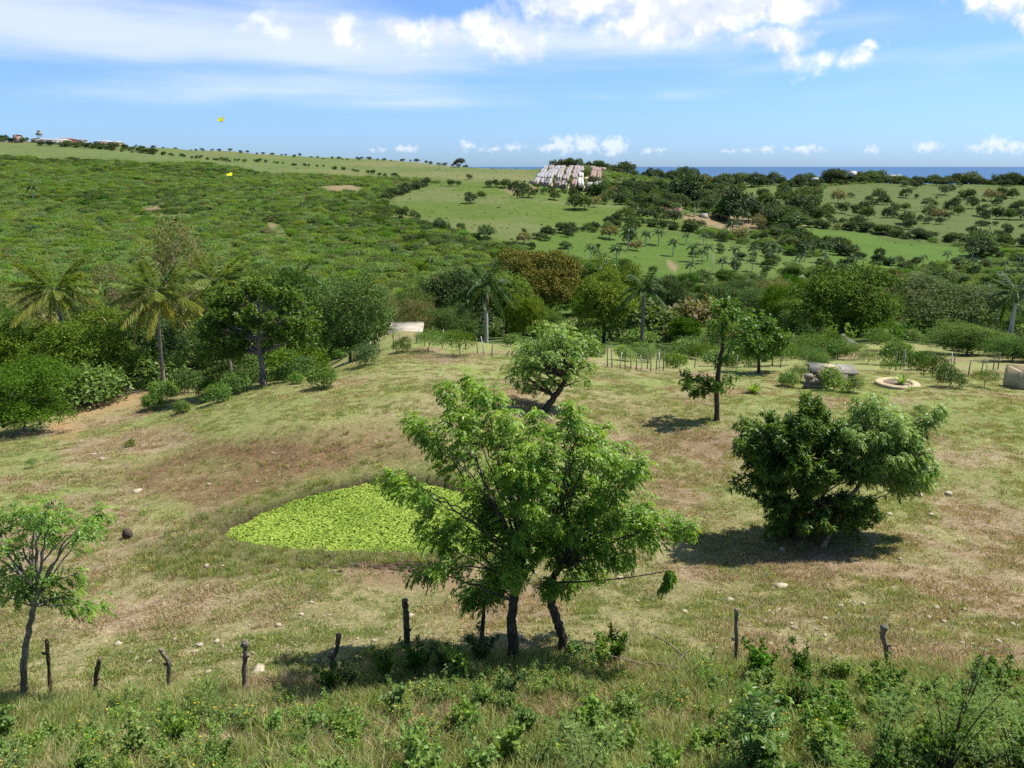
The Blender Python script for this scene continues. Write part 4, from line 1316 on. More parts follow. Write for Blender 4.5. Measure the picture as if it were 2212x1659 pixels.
# the crooked tree behind the central pair
rs = np.random.default_rng(107)
b7 = at(1172, 884)
Y7 = b7[1]
CP = [(1068, 778), (1100, 745), (1150, 722), (1205, 692), (1262, 700), (1298, 728), (1305, 790), (1275, 842), (1235, 815), (1190, 830), (1140, 852), (1105, 830)]
tl = list(poly_tips(rs, CP, 74, Y7 + .2, 1.9))
grow_tree('crooked_tree', 'pale green spreading tree on a crooked leaning trunk behind the central pair', 'tree', rs, b7, [on_ray(1198, 858, Y7), on_ray(1212, 838, Y7), on_ray(1222, 815, Y7)], tl, 'spray', G_GLI2, B_DARK, .16, dict(GL, pairs=5, rl=.34, ll=.14, lw=.058, scatter=.12, t0=.5), n_leaf=15, up=.35, leaf_from=.55, br_r=.05, tip_r=.01, clen=.9)
# tall thin tree in the middle of the field
rs = np.random.default_rng(108)
b8 = at(1549, 908)
Y8 = b8[1]
tl = tips3(rs, [(1478, 828), (1500, 842), (1470, 812), (1515, 820), (1530, 836), (1545, 832), (1490, 845), (1575, 815), (1540, 662), (1556, 648), (1582, 650), (1602, 668), (1618, 690), (1560, 700), (1606, 712), (1592, 742), (1575, 765), (1545, 730), (1622, 722), (1535, 690), (1570, 680), (1630, 705), (1600, 690), (1612, 735)], Y8, 1.1)
grow_tree('slim_tree', 'tall thin tree with bare lower stem and sparse top standing alone in the field', 'tree', rs, b8, [on_ray(1549, 848, Y8), on_ray(1553, 790, Y8), on_ray(1562, 735, Y8), on_ray(1570, 690, Y8)], tl, 'rosette', G_ALMOND, B_DARK, .12, dict(k=8, ll=.22, lw=.10, droop=.2, scatter=.18, t0=.45), n_leaf=15, up=.3, leaf_from=.45, br_r=.045, tip_r=.01)
rs = np.random.default_rng(109)
b9 = at(1640, 806)
tl = tips3(rs, [(1600, 728), (1625, 712), (1660, 705), (1690, 722), (1700, 740), (1672, 745), (1640, 735), (1612, 748), (1650, 760), (1685, 758), (1595, 742), (1630, 690), (1655, 690)], b9[1], 1.4)
grow_tree('slim_tree', 'small leafy tree at the far field edge just right of the tall thin tree', 'tree', rs, b9, [on_ray(1638, 770, b9[1]), on_ray(1645, 750, b9[1])], tl, 'rosette', G_ALMOND, B_DARK, .11, dict(k=8, ll=.26, lw=.12, droop=.2, scatter=.25, t0=.42), n_leaf=34, up=.3, leaf_from=.4, br_r=.045, tip_r=.01)
# broad tree with a dark trunk at the gully on the left
rs = np.random.default_rng(110)
b10 = at2(570, 828, 60, 44.5)
Y10 = b10[1]
TP = [(405, 700), (430, 640), (470, 610), (520, 600), (575, 588), (630, 612), (672, 655), (705, 700), (712, 770), (650, 745), (600, 760), (540, 748), (500, 790), (450, 770), (425, 790)]
tl = list(poly_tips(rs, TP, 110, Y10 + .5, 2.4))
grow_tree('almond_tree', 'broad glossy-leaved tree with grey trunk at the gully edge left of the knoll', 'tree', rs, b10, [on_ray(562, 765, Y10), on_ray(556, 735, Y10), on_ray(560, 700, Y10)], tl, 'rosette', G_ALMOND, B_GLI, .16, dict(k=9, ll=.17, lw=.08, droop=.15, scatter=.20, t0=.5, tv=.4), n_leaf=26, up=.35, leaf_from=.6, br_r=.07, tip_r=.012)

# ================================================================== palms, near
COCO = [(352, 806, 640, 1.0, 'coconut palm with yellow drooping fronds and a leaning bare trunk, middle of three', (-.3, .2)), (150, None, 655, .95, 'coconut palm with pale arching fronds, leftmost of three behind the thicket', (.1, 0)), (492, None, 628, .95, 'coconut palm half hidden behind the broad tree, rightmost of three', (-.5, 0))]
rs = np.random.default_rng(120)
c0 = at_d(350, 52, 800)
ztop = on_ray(338, 628, 52)[2]
palm('coconut_palm', COCO[0][4], c0, ztop - c0[2], 21, 3.3, G_COCO, B_PALM, rs, (.15, .10), 'coconut palms on the left', lean=(on_ray(338, 628, 52)[0] - c0[0], 0), coco=True, ll=.85, lw=.07, n=60)
c0 = at_d(152, 56, 800)
palm('coconut_palm', COCO[1][4], c0, on_ray(150, 622, 56)[2] - c0[2], 20, 3.5, G_COCO, B_PALM, rs, (.15, .10), 'coconut palms on the left', lean=(-.25, 0), coco=True, ll=.85, lw=.07, n=58)
c0 = at_d(500, 57, 800)
palm('coconut_palm', COCO[2][4], c0, on_ray(488, 606, 57)[2] - c0[2], 20, 3.4, G_COCO, B_PALM, rs, (.15, .10), 'coconut palms on the left', lean=(-.5, 0), coco=True, ll=.85, lw=.07, n=58)
for (dx, Y, dcr, lab, nf, ln, hs, bk) in ((1050, 88, 612, 'royal palm with pale swollen trunk and hanging dry husk at the centre of the view', 19, 4.5, True, B_PALMW), (1388, 98, 622, 'dark royal palm with slim grey trunk right of the round mango trees', 15, 4.0, False, B_PALM), (2186, 84, 632, 'royal palm with drooping crown near the right edge above the shrubs', 15, 3.8, False, B_PALMW), (2150, 120, 620, 'small royal palm behind the dark crown by the right edge', 13, 3.6, False, B_PALM), (650, 85, 598, 'dark young palm showing its crown above the left thicket', 14, 2.9, False, B_PALM)):
    c0 = at_d(dx, Y, 700)
    z = on_ray(dx, dcr, Y)[2]
    palm('royal_palm', lab, c0, max(2.0, z - c0[2] - 1.0), nf, ln, G_PALM, bk, rs, (.24, .15), 'royal palms below the field', coco=False, ll=.95, lw=.15, n=36, husk=hs)

# ================================================================== trees of the middle distance
PLACED = []


def mid(kind, dx, Y, dtop, wd, label, group, rz=None, cat='tree', name=None, dyb=700):
    p = at_d(dx, Y, dyb)
    zt = on_ray(dx, dtop, Y)[2]
    w = wd * K / F * Y
    hh = max(.5, zt - p[2])
    PLACED.append((p[0], p[1], w * .5))
    return place(kind, (p[0], p[1], p[2] - .05), hh, w, random.random() * 6.28 if rz is None else rz, label, cat, group, name)


TG = 'round-crowned trees below the field'
mid(ROUNDG, 1162, 135, 545, 168, 'huge golden-olive round mango tree behind the pale royal palm', TG)
mid(ROUND[0], 1095, 108, 592, 122, 'yellow-green round tree filling the gap right of the pale royal palm', TG)
mid(ROUND[1], 1305, 104, 592, 128, 'lime-green round mango tree between the golden crown and the dark palm', TG)
mid(ROUND[2], 1335, 124, 578, 110, 'lime-green crown rising behind the round mango beside the dark palm', TG)
mid(ROUNDD[0], 1255, 175, 556, 130, 'dark green crown showing between the golden tree and the lime one', TG)
mid(DOME, 1820, 92, 580, 192, 'large dome-shaped green mango tree standing over the broken concrete walls', TG, rz=2.0)
mid(FEATH[2], 2050, 96, 606, 215, 'wide dark feathery tree to the right of the dome-shaped mango', TG)
mid(FEATH[1], 2098, 72, 700, 135, 'light green umbrella-shaped small tree in front of the wide dark one', TG)
mid(PINK[0], 1938, 122, 592, 130, 'loose grey-pink tree with seed pods between the two big crowns', TG)
mid(FEATH[2], 1695, 118, 610, 100, 'mid green feathery tree left of the dome-shaped mango', TG)
mid(FEATH[0], 1640, 128, 625, 120, 'soft pale green tree behind the tall thin field tree', TG)
mid(PINK[1], 1655, 140, 598, 90, 'brownish tree with seed pods behind the soft pale green one', TG)
mid(FEATH[2], 1570, 150, 610, 130, 'dark bushy tree behind the tall thin field tree', TG)
mid(FARG, 1500, 118, 640, 120, 'half bare grey-branched tree among green bushes', TG)
mid(FEATH[3], 1440, 125, 606, 90, 'dull green tree close right of the dark royal palm', TG)
mid(FEATH[0], 2200, 62, 730, 110, 'grey-green feathery shrub tree at the right edge', TG)
TL = 'thicket trees on the left'
mid(FEATH[2], 170, 52, 682, 190, 'dark feathery thicket tree above the bare earth bank', TL)
mid(FEATH[2], 60, 55, 700, 180, 'green feathery thicket tree at the left edge behind the bank', TL)
mid(FEATH[3], 312, 58, 690, 160, 'yellow-green small-leaved tree between the two front coconut palms', TL)
mid(FEATH[1], 15, 38.5, 785, 190, 'yellow-green feathery bush at the left edge in front of the thicket', TL)
mid(PINK[0], 410, 88, 490, 180, 'tall loose tree with pinkish seed pods behind the coconut palms', TL)
mid(PINK[1], 60, 74, 612, 150, 'pink-flecked tree behind the leftmost coconut palm', TL)
mid(PINK[0], 255, 78, 590, 140, 'pink-flecked tree between the left coconut palms', TL)
mid(FEATH[2], 752, 66, 604, 185, 'large dark thicket tree left of the pale slab', TL)
mid(FEATH[3], 640, 74, 600, 140, 'green thicket tree behind the broad glossy tree', TL)
mid(PINK[1], 800, 86, 610, 110, 'brown-tinged tree behind the large dark thicket tree', TL)
mid(FEATH[2], 460, 62, 700, 150, 'dark undergrowth tree beneath the coconut palms', TL)
mid(FEATH[1], 560, 82, 580, 130, 'pale green tree behind the broad glossy tree', TL)
mid(FEATH[0], 890, 96, 632, 130, 'green tree behind the pale slab', TL)
mid(PINK[0], 900, 90, 648, 90, 'olive brown tree close behind the pale slab', TL)
mid(FEATH[3], 975, 102, 592, 130, 'fresh green tree left of the pale royal palm', TL)
mid(FEATH[2], 980, 84, 665, 90, 'dark low tree between the pale slab and the royal palm', TL)
mid(FEATH[2], -40, 62, 660, 160, 'thicket tree cut by the left edge', TL)
mid(ROUND[2], 1130, 95, 640, 80, 'dark green lower crown beneath the golden tree', TG)

# valley trees further down, in drifts between the named crowns
rs = np.random.default_rng(130)
VAL = 'trees of the valley floor'
vkinds = FEATH + [ROUNDD[1], FEATH[1], FEATH[3], FEATH[0], FARK[0], FARK[2], FARK[3], ROUND[0]]


def free(x, y, r):
    for (a, b, c) in PLACED:
        if (a - x) ** 2 + (b - y) ** 2 < (r + c) ** 2:
            return False
    PLACED.append((x, y, r))
    return True


MEADOWS = [MEADOW_C, MEADOW_D, MEADOW_E, MEADOW_F, PAST_R, PAST_RL, PAST_L]


def in_meadow(x, y, z, m=4):
    px, py = proj(np.array([x]), np.array([y]), np.array([z]))
    return any(poly_sd(px, py, q)[0] < m for q in MEADOWS)


zones = [('left', -.75, -.14), ('middle', -.14, .30), ('right', .30, .75)]
cnt = 0
tries = 0
while cnt < 150 and tries < 6000:
    tries += 1
    Y = 100 + 190 * rs.random() ** 1.1
    u = -.72 + 1.44 * rs.random()
    x = u * Y
    z = hz(x, Y)
    if in_meadow(x, Y, z, 8):
        continue
    # keep the left hillside mostly to scrub
    if u < .02 and Y > 170:
        continue
    if not free(x, Y, 1.9 + Y * .006):
        continue
    k = vkinds[int(rs.integers(len(vkinds)))]
    hh = 3.6 + 3.2 * rs.random()
    zn = [n for n, a, b in zones if a <= u < b][0]
    kind_word = 'dark' if k in (FEATH[2], ROUNDD[1], FARK[1], FARK[3]) else ('brown-flecked' if k is PINK[1] else 'green')
    place(k, (x, Y, z - .1), hh, hh * (.95 + .5 * rs.random()), rs.random() * 6.28, where_label(f'{kind_word} valley tree', x, Y, z + hh * .5), 'tree', VAL, 'valley_tree')
    cnt += 1

# shrubs between the field and the big crowns
SH = 'shrubs along the far field edge'
cnt = tries = 0
while cnt < 135 and tries < 5000:
    tries += 1
    Y = 58 + 38 * rs.random()
    u = (-.10 + .80 * rs.random()) if cnt < 105 else (-.62 + .52 * rs.random())
    x = u * Y
    z = hz(x, Y)
    px, py = proj(x, Y, z)
    if u < -.1 and (Y < 62 or 780 < px < 930):
        continue
    if 2060 < px < 2230 and 770 < py < 800:
        continue
    if 985 < px < 1100 and Y < 90:
        continue
    if not free(x, Y, .75):
        continue
    k = SHRUB[int(rs.choice(5, p=(.3, .26, .2, .2, .04)))]
    hh = (1.0 + 1.3 * rs.random() ** 1.4) * (.62 if px < 1450 else 1.0)
    i = SHRUB.index(k)
    zn = 'left of the palm' if u < -.02 else ('behind the stake fence' if u < .28 else 'beyond the concrete tank')
    place(k, (x, Y, z - .05), hh, hh * (1.1 + .6 * rs.random()), rs.random() * 6.28, where_label(('dark feathery shrub', 'olive feathery shrub', 'glossy green shrub', 'fine-leaved green shrub', 'pale broad-leaved shrub')[i], x, Y, z), 'shrub', SH, 'shrub')
    cnt += 1
# undergrowth of the left thicket
cnt = tries = 0
while cnt < 46 and tries < 3000:
    tries += 1
    Y = 47 + 16 * rs.random()
    u = -.66 + .40 * rs.random()
    x = u * Y
    z = hz(x, Y)
    px, py = proj(x, Y, z)
    if (px > 200 and Y < 54) or (px > 330 and Y < 57) or not free(x, Y, .8):
        continue
    hh = 1.6 + 1.6 * rs.random()
    i = int(rs.choice((0, 0, 1, 3, 2)))
    place(SHRUB[i], (x, Y, z - .05), hh, hh * (1.2 + .5 * rs.random()), rs.random() * 6.28, where_label(('dark thicket shrub', 'olive thicket shrub', 'glossy thicket shrub', 'fine-leaved thicket shrub')[i], x, Y, z), 'shrub', 'undergrowth of the left thicket', 'shrub')
    cnt += 1
# single bushes in the field
for (dx, dy, w, k, lab) in ((330, 885, 44, 2, 'small bright bush, lower left of the gully group'), (352, 868, 56, 2, 'bright green bush in the gully group left of the knoll'), (395, 892, 34, 2, 'small dark bush standing in front of the gully group'), (472, 870, 52, 2, 'bright green bush on the shoulder of the gully'), (515, 848, 58, 2, 'bright bush below the broad glossy tree'), (405, 850, 70, 0, 'dark shaded bush in the gully'), (450, 858, 46, 0, 'dark bush between the bright gully bushes'), (700, 838, 56, 2, 'low round bush on the slope of the knoll'), (790, 790, 62, 0, 'dark spreading bush on top of the knoll'), (640, 830, 30, 2, 'thin bush on the left shoulder of the knoll'), (612, 815, 40, 2, 'leafy bush beside the grey tree trunk'), (995, 768, 66, 3, 'low bush near the pale palm by the wire fence'), (870, 760, 40, 0, 'low dark bush on the crest of the knoll'), (925, 760, 60, 3, 'grey-green low bush between fence stakes on the knoll'), (1700, 835, 38, 2, 'dark round bush left of the concrete tank'), (1728, 826, 46, 3, 'feathery bush right behind the dark round one at the tank'), (1800, 845, 62, 4, 'light green leafy bush in front of the concrete tank'), (1840, 848, 44, 4, 'pale bush at the right end of the concrete tank'), (1748, 798, 60, 3, 'yellow-green bush behind the concrete tank'), (2015, 815, 58, 0, 'dark bush between the stone ring and the fence stakes'), (1920, 808, 40, 3, 'fine bush behind the stone ring'), (1980, 800, 52, 0, 'dark bush behind the right side of the stone ring'), (2030, 905, 32, 4, 'young whitish-green bush right of the pale tree top'), (440, 870, 20, 2, 'tiny bush on the bank'), (282, 965, 22, 0, 'small dark weed clump on the left pasture'), (70, 1010, 26, 3, 'low thin weed on the left pasture'), (1985, 895, 26, 3, 'tiny bush on the bare right pasture'), (2060, 775, 60, 0, 'dark shrub by the right fence stakes'), (2135, 780, 50, 3, 'shrub in front of the walled tank at the right edge')):
    p = at2(dx, dy, 62, 45)
    w_ = w * K / F * p[1]
    place(SHRUB[k], (p[0], p[1], p[2] - .03), w_ * .85, w_, random.random() * 6.28, lab, 'bush', None, 'bush')
    PLACED.append((p[0], p[1], .8))

# ================================================================== fence posts by the camera
POSTS = [
    ([(100, 1382), (104, 1420), (107, 1460), (105, 1505)], 7, 'thin dark curved post beside the slender pale tree', B_POST),
    ([(216, 1422), (207, 1462), (200, 1512)], 8, 'short dark post leaning right, second from the left edge', B_POST),
    ([(347, 1402), (352, 1412), (366, 1432), (364, 1462), (360, 1498)], 8, 'bent grey post with a crooked broken top', B_POSTG),
    ([(529, 1384), (530, 1410), (528, 1450), (528, 1500)], 10, 'upright brown post with a knobbly cut head', B_POSTG),
    ([(732, 1370), (728, 1400), (717, 1425), (716, 1460)], 9, 'dark post with a side notch half hidden in shrubs', B_POST),
    ([(874, 1296), (877, 1330), (879, 1370), (881, 1418)], 11, 'tall dark post with a flat top left of the thin young tree', B_POST),
    ([(1591, 1316), (1590, 1350), (1591, 1390), (1589, 1440)], 8, 'straight spotted post standing alone right of the big trees', B_POSTG),
    ([(1912, 1350), (1906, 1372), (1914, 1400), (1920, 1428)], 9, 'curved grey post with a bulging head above the feathery saplings', B_POSTG),
]
for i, (pl, r, lab, mt) in enumerate(POSTS):
    rs = np.random.default_rng(200 + i)
    b = at(*pl[-1])
    pts = [on_ray(a, c, b[1]) - np.array(b) for a, c in pl[::-1]]
    pts[0] = pts[0] - np.array((0, 0, .3))
    pts = np.array(pts)
    tt = np.linspace(0, 1, 16)
    s = np.linspace(0, 1, len(pts))
    c = np.column_stack([np.interp(tt, s, pts[:, k]) for k in range(3)])
    rad = r * K / F * b[1] * .66 * (1 + .10 * rs.normal(size=16))
    if 'head' in lab:
        rad[-3:-1] *= 1.5
    root = empty('fence_post', b)
    tag(root, lab, 'post', 'posts of the near fence')
    mb = MB()
    mb.tube(c, np.clip(rad, .02, .12), 8, wob=.14, rs=rs)
    k = rs.integers(6, 12)
    side = np.array((1 if i % 2 else -1, -.3, .25)) * .07
    mb.tube([c[k], c[k] + side, c[k] + side * 1.4 + np.array((0, 0, .03))], [.035, .028, .018], 5)
    mb.build('shaft', mt, root)
    cap = MB()
    sphere(cap, c[-1], (rad[-1] * .9, rad[-1] * .9, .02), 7, 4)
    cap.build('sawn_end', B_TWIG, root)

# small fence stakes at the far edge of the field
STK = 'stakes of the far wire fence'
pos = [(1312, 792), (1322, 795), (1340, 795), (1350, 797), (1362, 796), (1374, 800), (1386, 799), (1398, 797), (1406, 802), (1418, 799), (1424, 797), (1432, 800), (1462, 795), (1500, 795), (1590, 796), (1685, 795), (1775, 770), (1790, 772), (2052, 808), (2060, 790), (2092, 812), (2118, 808), (2130, 806), (2145, 800), (1935, 800), (1944, 798), (1952, 796), (1962, 796), (2155, 798)]
posb = [(1032, 765), (1045, 768), (1062, 770), (1006, 757), (975, 752), (958, 745), (942, 742), (935, 740), (918, 748), (900, 742), (866, 752), (850, 748), (820, 762), (800, 772)]
stk_me = []
for i in range(4):
    rs = np.random.default_rng(300 + i)
    mb = MB()
    mb.tube(np.array([(0, 0, -.2), (.02 * rs.normal(), .02 * rs.normal(), .5), (.06 * rs.normal(), .05 * rs.normal(), 1.25)]), [.042, .038, .03], 6, wob=.15, rs=rs)
    stk_me.append(mb.mesh('stake', (B_POSTG, B_PALM, B_PALMW, B_POSTG)[i], True))
for i, (dx, dy) in enumerate(pos + posb):
    p = at(dx, dy)
    o = link(bpy.data.objects.new('fence_stake', stk_me[i % 4]))
    o.location = p
    o.rotation_euler = (0, random.uniform(-.06, .06), random.random() * 6)
    o.scale = (1, 1, random.uniform(.85, 1.25))
    tag(o, where_label('thin wooden fence stake', *p), 'fence stake', STK)
print('near done', len(bpy.data.objects))

# ================================================================== built things at the edge of the field
def yaw_to(x, y):
    return math.atan2(-x, y)


# concrete tank with lid
p = at(1800, 836)
root = empty('water_tank', p, math.radians(-14))
tag(root, 'low grey concrete cistern with flat slab lid behind pale bushes', 'tank')
mb = MB()
mb.box((0, .9, .3), (2.3, 1.8, 1.1))
mb.build('tank_wall', M_CONC, root)
mb = MB()
mb.box((0, .9, .905), (2.6, 2.1, .11))
lid = mb.build('lid', M_CONC, root)
mb = MB()
mb.tube([(-.2, 1.1, .955), (-.2, 1.1, 1.02)], [.42, .40], 12)
mb.build('hatch', M_CEM, lid)
p = at(1762, 838)
root = empty('broken_wall', p, math.radians(-10))
tag(root, 'crumbling block wall stub at the left end of the concrete cistern', 'wall')
rs = np.random.default_rng(401)
for r in range(4):
    for c in range(3):
        if (r == 3 and c != 2) or (r == 2 and c == 1):
            continue
        mb = MB()
        mb.box(((c - 1) * .44 + (.1 if r % 2 else 0), 0, .12 + r * .27), (.42, .42, .255), rz=rs.normal() * .03)
        mb.build('block', M_CONC, root)
for i in range(3):
    mb = MB()
    mb.box((-.25 + i * .3, .5, .15 + .28 * i), (.5, .4, .3), rz=.3 * i)
    mb.build('block', M_SOIL, root)
# round stone ring with agave
p = at(1938, 832)
root = empty('stone_ring', p)
tag(root, 'low round yellow cement ring filled with dry brush on the field', 'planter')
mb = MB()
sg = 40
for a, b, z in ((1.22, 1.22, -.1),):
    prof_ = [(1.24, -.15), (1.24, .16), (1.14, .20), (.86, .20), (.80, .14), (.80, -.1)]
v = []
for k in range(sg):
    th = 2 * math.pi * k / sg
    for (r, z) in prof_:
        v.append((r * math.cos(th), r * math.sin(th), z))
n = len(prof_)
mb.add(v, [(k * n + i, ((k + 1) % sg) * n + i, ((k + 1) % sg) * n + i + 1, k * n + i + 1) for k in range(sg) for i in range(n - 1)])
mb.build('rim', M_CEM, root)
mb = MB()
mb.tube([(0, 0, -.1), (0, 0, .1)], [.82, .80], 20)
mb.build('soil_fill', M_SOIL, root)


def agave(name, label, p, R, mat, n=16):
    rs = np.random.default_rng(int(p[0] * 100) % 1000 + 3)
    root = empty(name, p)
    tag(root, label, 'plant', 'agave plants')
    for i in range(n):
        a = i * 2.4
        rise = math.radians(75 - 55 * i / n)
        mb = MB()
        d = np.array([(math.cos(a) * math.cos(rise), math.sin(a) * math.cos(rise), math.sin(rise))])
        mb.leaves(np.zeros((1, 3)), d, np.array([(0, 0, 1.0)]), R * (.8 + .4 * rs.random()), R * .2, .3 + .5 * rs.random(), .1, .3)
        mb.build('leaf', mat, root)


agave('agave', 'grey-green agave rising from the round cement ring', (p[0] + .2, p[1] - .1, p[2] + .1), .8, G_BROAD)
q = at(1966, 845)
agave('agave', 'small blue-grey agave just outside the cement ring', q, .45, G_BROAD)
q = at(1627, 850)
agave('agave', 'spiky grass-like yucca clump in the field left of the cistern', q, .8, G_BROAD, 30)
# walled tank at the right edge
p = at(2200, 840)
root = empty('water_tank', (p[0] + 1.15, p[1] + .6, p[2] - .3), math.radians(-6))
tag(root, 'yellowish open-topped cement tank cut by the right edge', 'tank')
for nm, c, s in (('front_wall', (0, -.8, .55), (2.2, .18, 1.5)), ('side_wall', (-1.01, .1, .548), (.18, 1.62, 1.494)), ('back_wall', (0, 1.0, .55), (2.2, .18, 1.6)), ('side_wall', (1.01, .1, .548), (.18, 1.62, 1.494))):
    mb = MB()
    mb.box(c, s)
    mb.build(nm, M_CEM, root)
mb = MB()
mb.tube([(-.8, -.55, .5), (-.8, -.55, 1.75)], [.06, .06], 6)
mb.build('post', M_CONC, root)
# broken gable walls
ruin = empty('ruined_wall', at_d(1830, 74, 740))
tag(ruin, 'broken sloping concrete wall pieces showing above the shrubs under the dome-shaped mango', 'ruin')
for i, (a, b) in enumerate((((1793, 733), (1818, 748)), ((1822, 733), (1846, 748)), ((1838, 732), (1866, 748)))):
    w0 = on_ray(*a, 74)
    w1 = on_ray(*b, 74)
    g = np.array(ruin.location)
    mb = MB()
    v = []
    for yy in (0, .22):
        for q in (w0, w1):
            v.append((q[0] - g[0], yy + i * .5, q[2] - g[2]))
        for q in (w1, w0):
            v.append((q[0] - g[0], yy + i * .5, -.4))
    mb.add(v, [(0, 1, 2, 3), (7, 6, 5, 4), (0, 4, 5, 1), (1, 5, 6, 2), (2, 6, 7, 3), (3, 7, 4, 0)])
    mb.build('wall_piece', M_CONC, ruin)
w0 = on_ray(1829, 726, 74)
mb = MB()
mb.box((w0[0] - ruin.location[0], .9, (w0[2] - ruin.location[2]) / 2), (.28, .28, w0[2] - ruin.location[2]))
mb.build('pillar', M_CONC, ruin)
# pale slab
p = at_d(876, 77, 700)
root = empty('concrete_slab', p, math.radians(4))
tag(root, 'pale bare concrete floor slab among bushes behind the knoll', 'slab')
mb = MB()
mb.box((0, .6, .02), (3.3, 5.6, .44))
mb.build('slab_body', M_CONCL, root)
for nm, c, s in (('kerb', (-1.58, .6, .29), (.12, 5.5, .10)), ('kerb', (0, 3.3, .288), (3.0, .12, .096))):
    mb = MB()
    mb.box(c, s)
    mb.build(nm, M_CONCL, root)

# ================================================================== stones, dead wood, debris on the pasture
stone_me = []
for i in range(6):
    rs = np.random.default_rng(500 + i)
    mb = MB()
    sphere(mb, (0, 0, .1), (.5, .38 + .1 * rs.random(), .28), 6, 4, .34, rs)
    stone_me.append(mb.mesh('stone', M_STONE))
STN = 'pale stones scattered over the pasture'
big = [((1688, 1268), 30, 'large pale flat boulder in front of the mango bush shadow'), ((1690, 1188), 20, 'pale stone half in the shade beneath the mango bush'), ((558, 1452), 42, 'largest pale yellow stone beside the knobbly post'), ((530, 1418), 24, 'pale stone right behind the knobbly post'), ((296, 1062), 22, 'pinkish stone on the left bank above the pond'), ((294, 1424), 18, 'flat pale stone below the small slope on the left'), ((428, 1392), 14, 'pair-like pale stone beside the bent post'), ((1545, 1398), 14, 'pale round stone left of the lone straight post'), ((2085, 1318), 16, 'white stone on the right slope'), ((1680, 1318), 14, 'grey stone below the mango bush shadow'), ((1335, 1266), 16, 'pale stone right of the big trees'), ((888, 1245), 14, 'pale stone at the mud below the pond'), ((2190, 1350), 18, 'greyish stone near the right edge'), ((520, 1570), 30, 'stone heap lying in the weeds left of centre'), ((130, 1652), 44, 'long pale stone at the bottom left edge')]
for (pt, w, lab) in big:
    p = at(*pt)
    o = link(bpy.data.objects.new('stone', stone_me[len(lab) % 6]))
    s = w * K / F * p[1] * 1.1
    o.location = (p[0], p[1], p[2] - s * .05)
    o.scale = (s, s * .9, s * .8)
    o.rotation_euler = (0, 0, len(lab))
    tag(o, lab, 'stone', 'larger stones')
rs = np.random.default_rng(520)
ZS = [('between the posts on the left', 230, 900, 1330, 1480, 55), ('on the slope below the mango bush', 1500, 2200, 1280, 1470, 80), ('below the pond', 620, 1500, 1235, 1420, 46), ('on the left bank', 40, 700, 950, 1300, 14), ('around the right pasture', 1900, 2200, 950, 1280, 14)]
for (zn, x0, x1, y0, y1, n) in ZS:
    for _ in range(n):
        dx, dy = x0 + (x1 - x0) * rs.random(), y0 + (y1 - y0) * rs.random()
        p = at(dx, dy)
        if abs(p[2] - WZ) < .12 and poly_sd(np.array([p[0]]), np.array([p[1]]), PONDXY)[0] < .3:
            continue
        o = link(bpy.data.objects.new('stone', stone_me[int(rs.integers(6))]))
        s = (6 + 12 * rs.random() ** 2) * K / F * p[1] * 1.15
        o.location = (p[0], p[1], p[2] + s * .05)
        o.scale = (s, s * (.7 + .4 * rs.random()), s * (.6 + .4 * rs.random()))
        o.rotation_euler = (0, 0, rs.random() * 6)
        tag(o, where_label('small pale stone', *p), 'stone', STN)
# churned mud along the near rim of the pond
mb = MB()
rs = np.random.default_rng(533)
for _ in range(200):
    dx = 640 + 390 * rs.random()
    p = at(dx, np.interp(dx, (640, 800, 1020), (1212, 1220, 1216)) + 11 * rs.normal())
    s = .025 + .075 * rs.random() ** 3
    sphere(mb, (p[0], p[1], p[2] + s * .15), (s * 1.5, s, s * .7), 6, 4, .35, rs)
tag(mb.build('mud_clods', plain_mat('wet_mud', (.035, .024, .016), (.12, .08, .05), 6, .8)), 'dark churned mud along the near rim of the pond', None, None, 'stuff')
# dead branches
def brush(name, label, p, R, hgt, n, seed, mat=B_TWIG, flat=1.0):
    rs = np.random.default_rng(seed)
    root = empty(name, p)
    tag(root, label, 'branches')
    for i in range(n):
        mb = MB()
        a = rs.random() * 6.28
        b = rs.normal(size=3) * R * .35
        b[2] = abs(b[2]) * .15
        e = b + np.array((math.cos(a) * R, math.sin(a) * R * flat, hgt * rs.random()))
        mb.tube(bez(b, (b + e) / 2 + rs.normal(size=3) * R * .12 + np.array((0, 0, hgt * .3)), e, 6), np.linspace(.025, .006, 6) * (R / 1.0) ** .3, 4, cap=False)
        mb.build('branch', mat, root)


brush('brush_pile', 'cut grey branches lying beyond the weeds right of the big trees', at(1420, 1452), .9, .25, 22, 541)
brush('brush_pile', 'bleached fallen branches on the earth bank below the thicket', at2(265, 850, 60, 50), 1.6, .7, 16, 542, B_POSTG)
brush('brush_pile', 'reddish pile of dry branches under the broad glossy tree', at(495, 838), 1.1, .4, 12, 543)
brush('brush_pile', 'big greyish dry brush heap at the right edge above the walled tank', at_d(2200, 66, 760), 2.2, 1.9, 60, 544)
brush('brush_pile', 'thin dead branch on the ground by the slender tree', at(25, 1518), .35, .15, 3, 545)
p = at(276, 1162)
mb = MB()
sphere(mb, (0, 0, .12), (.17, .15, .2), 8, 6, .12, np.random.default_rng(7))
o = mb.build('tree_stump', B_DARK)
o.location = p
tag(o, 'small dark stump sticking out of the pasture left of the pond', 'stump')

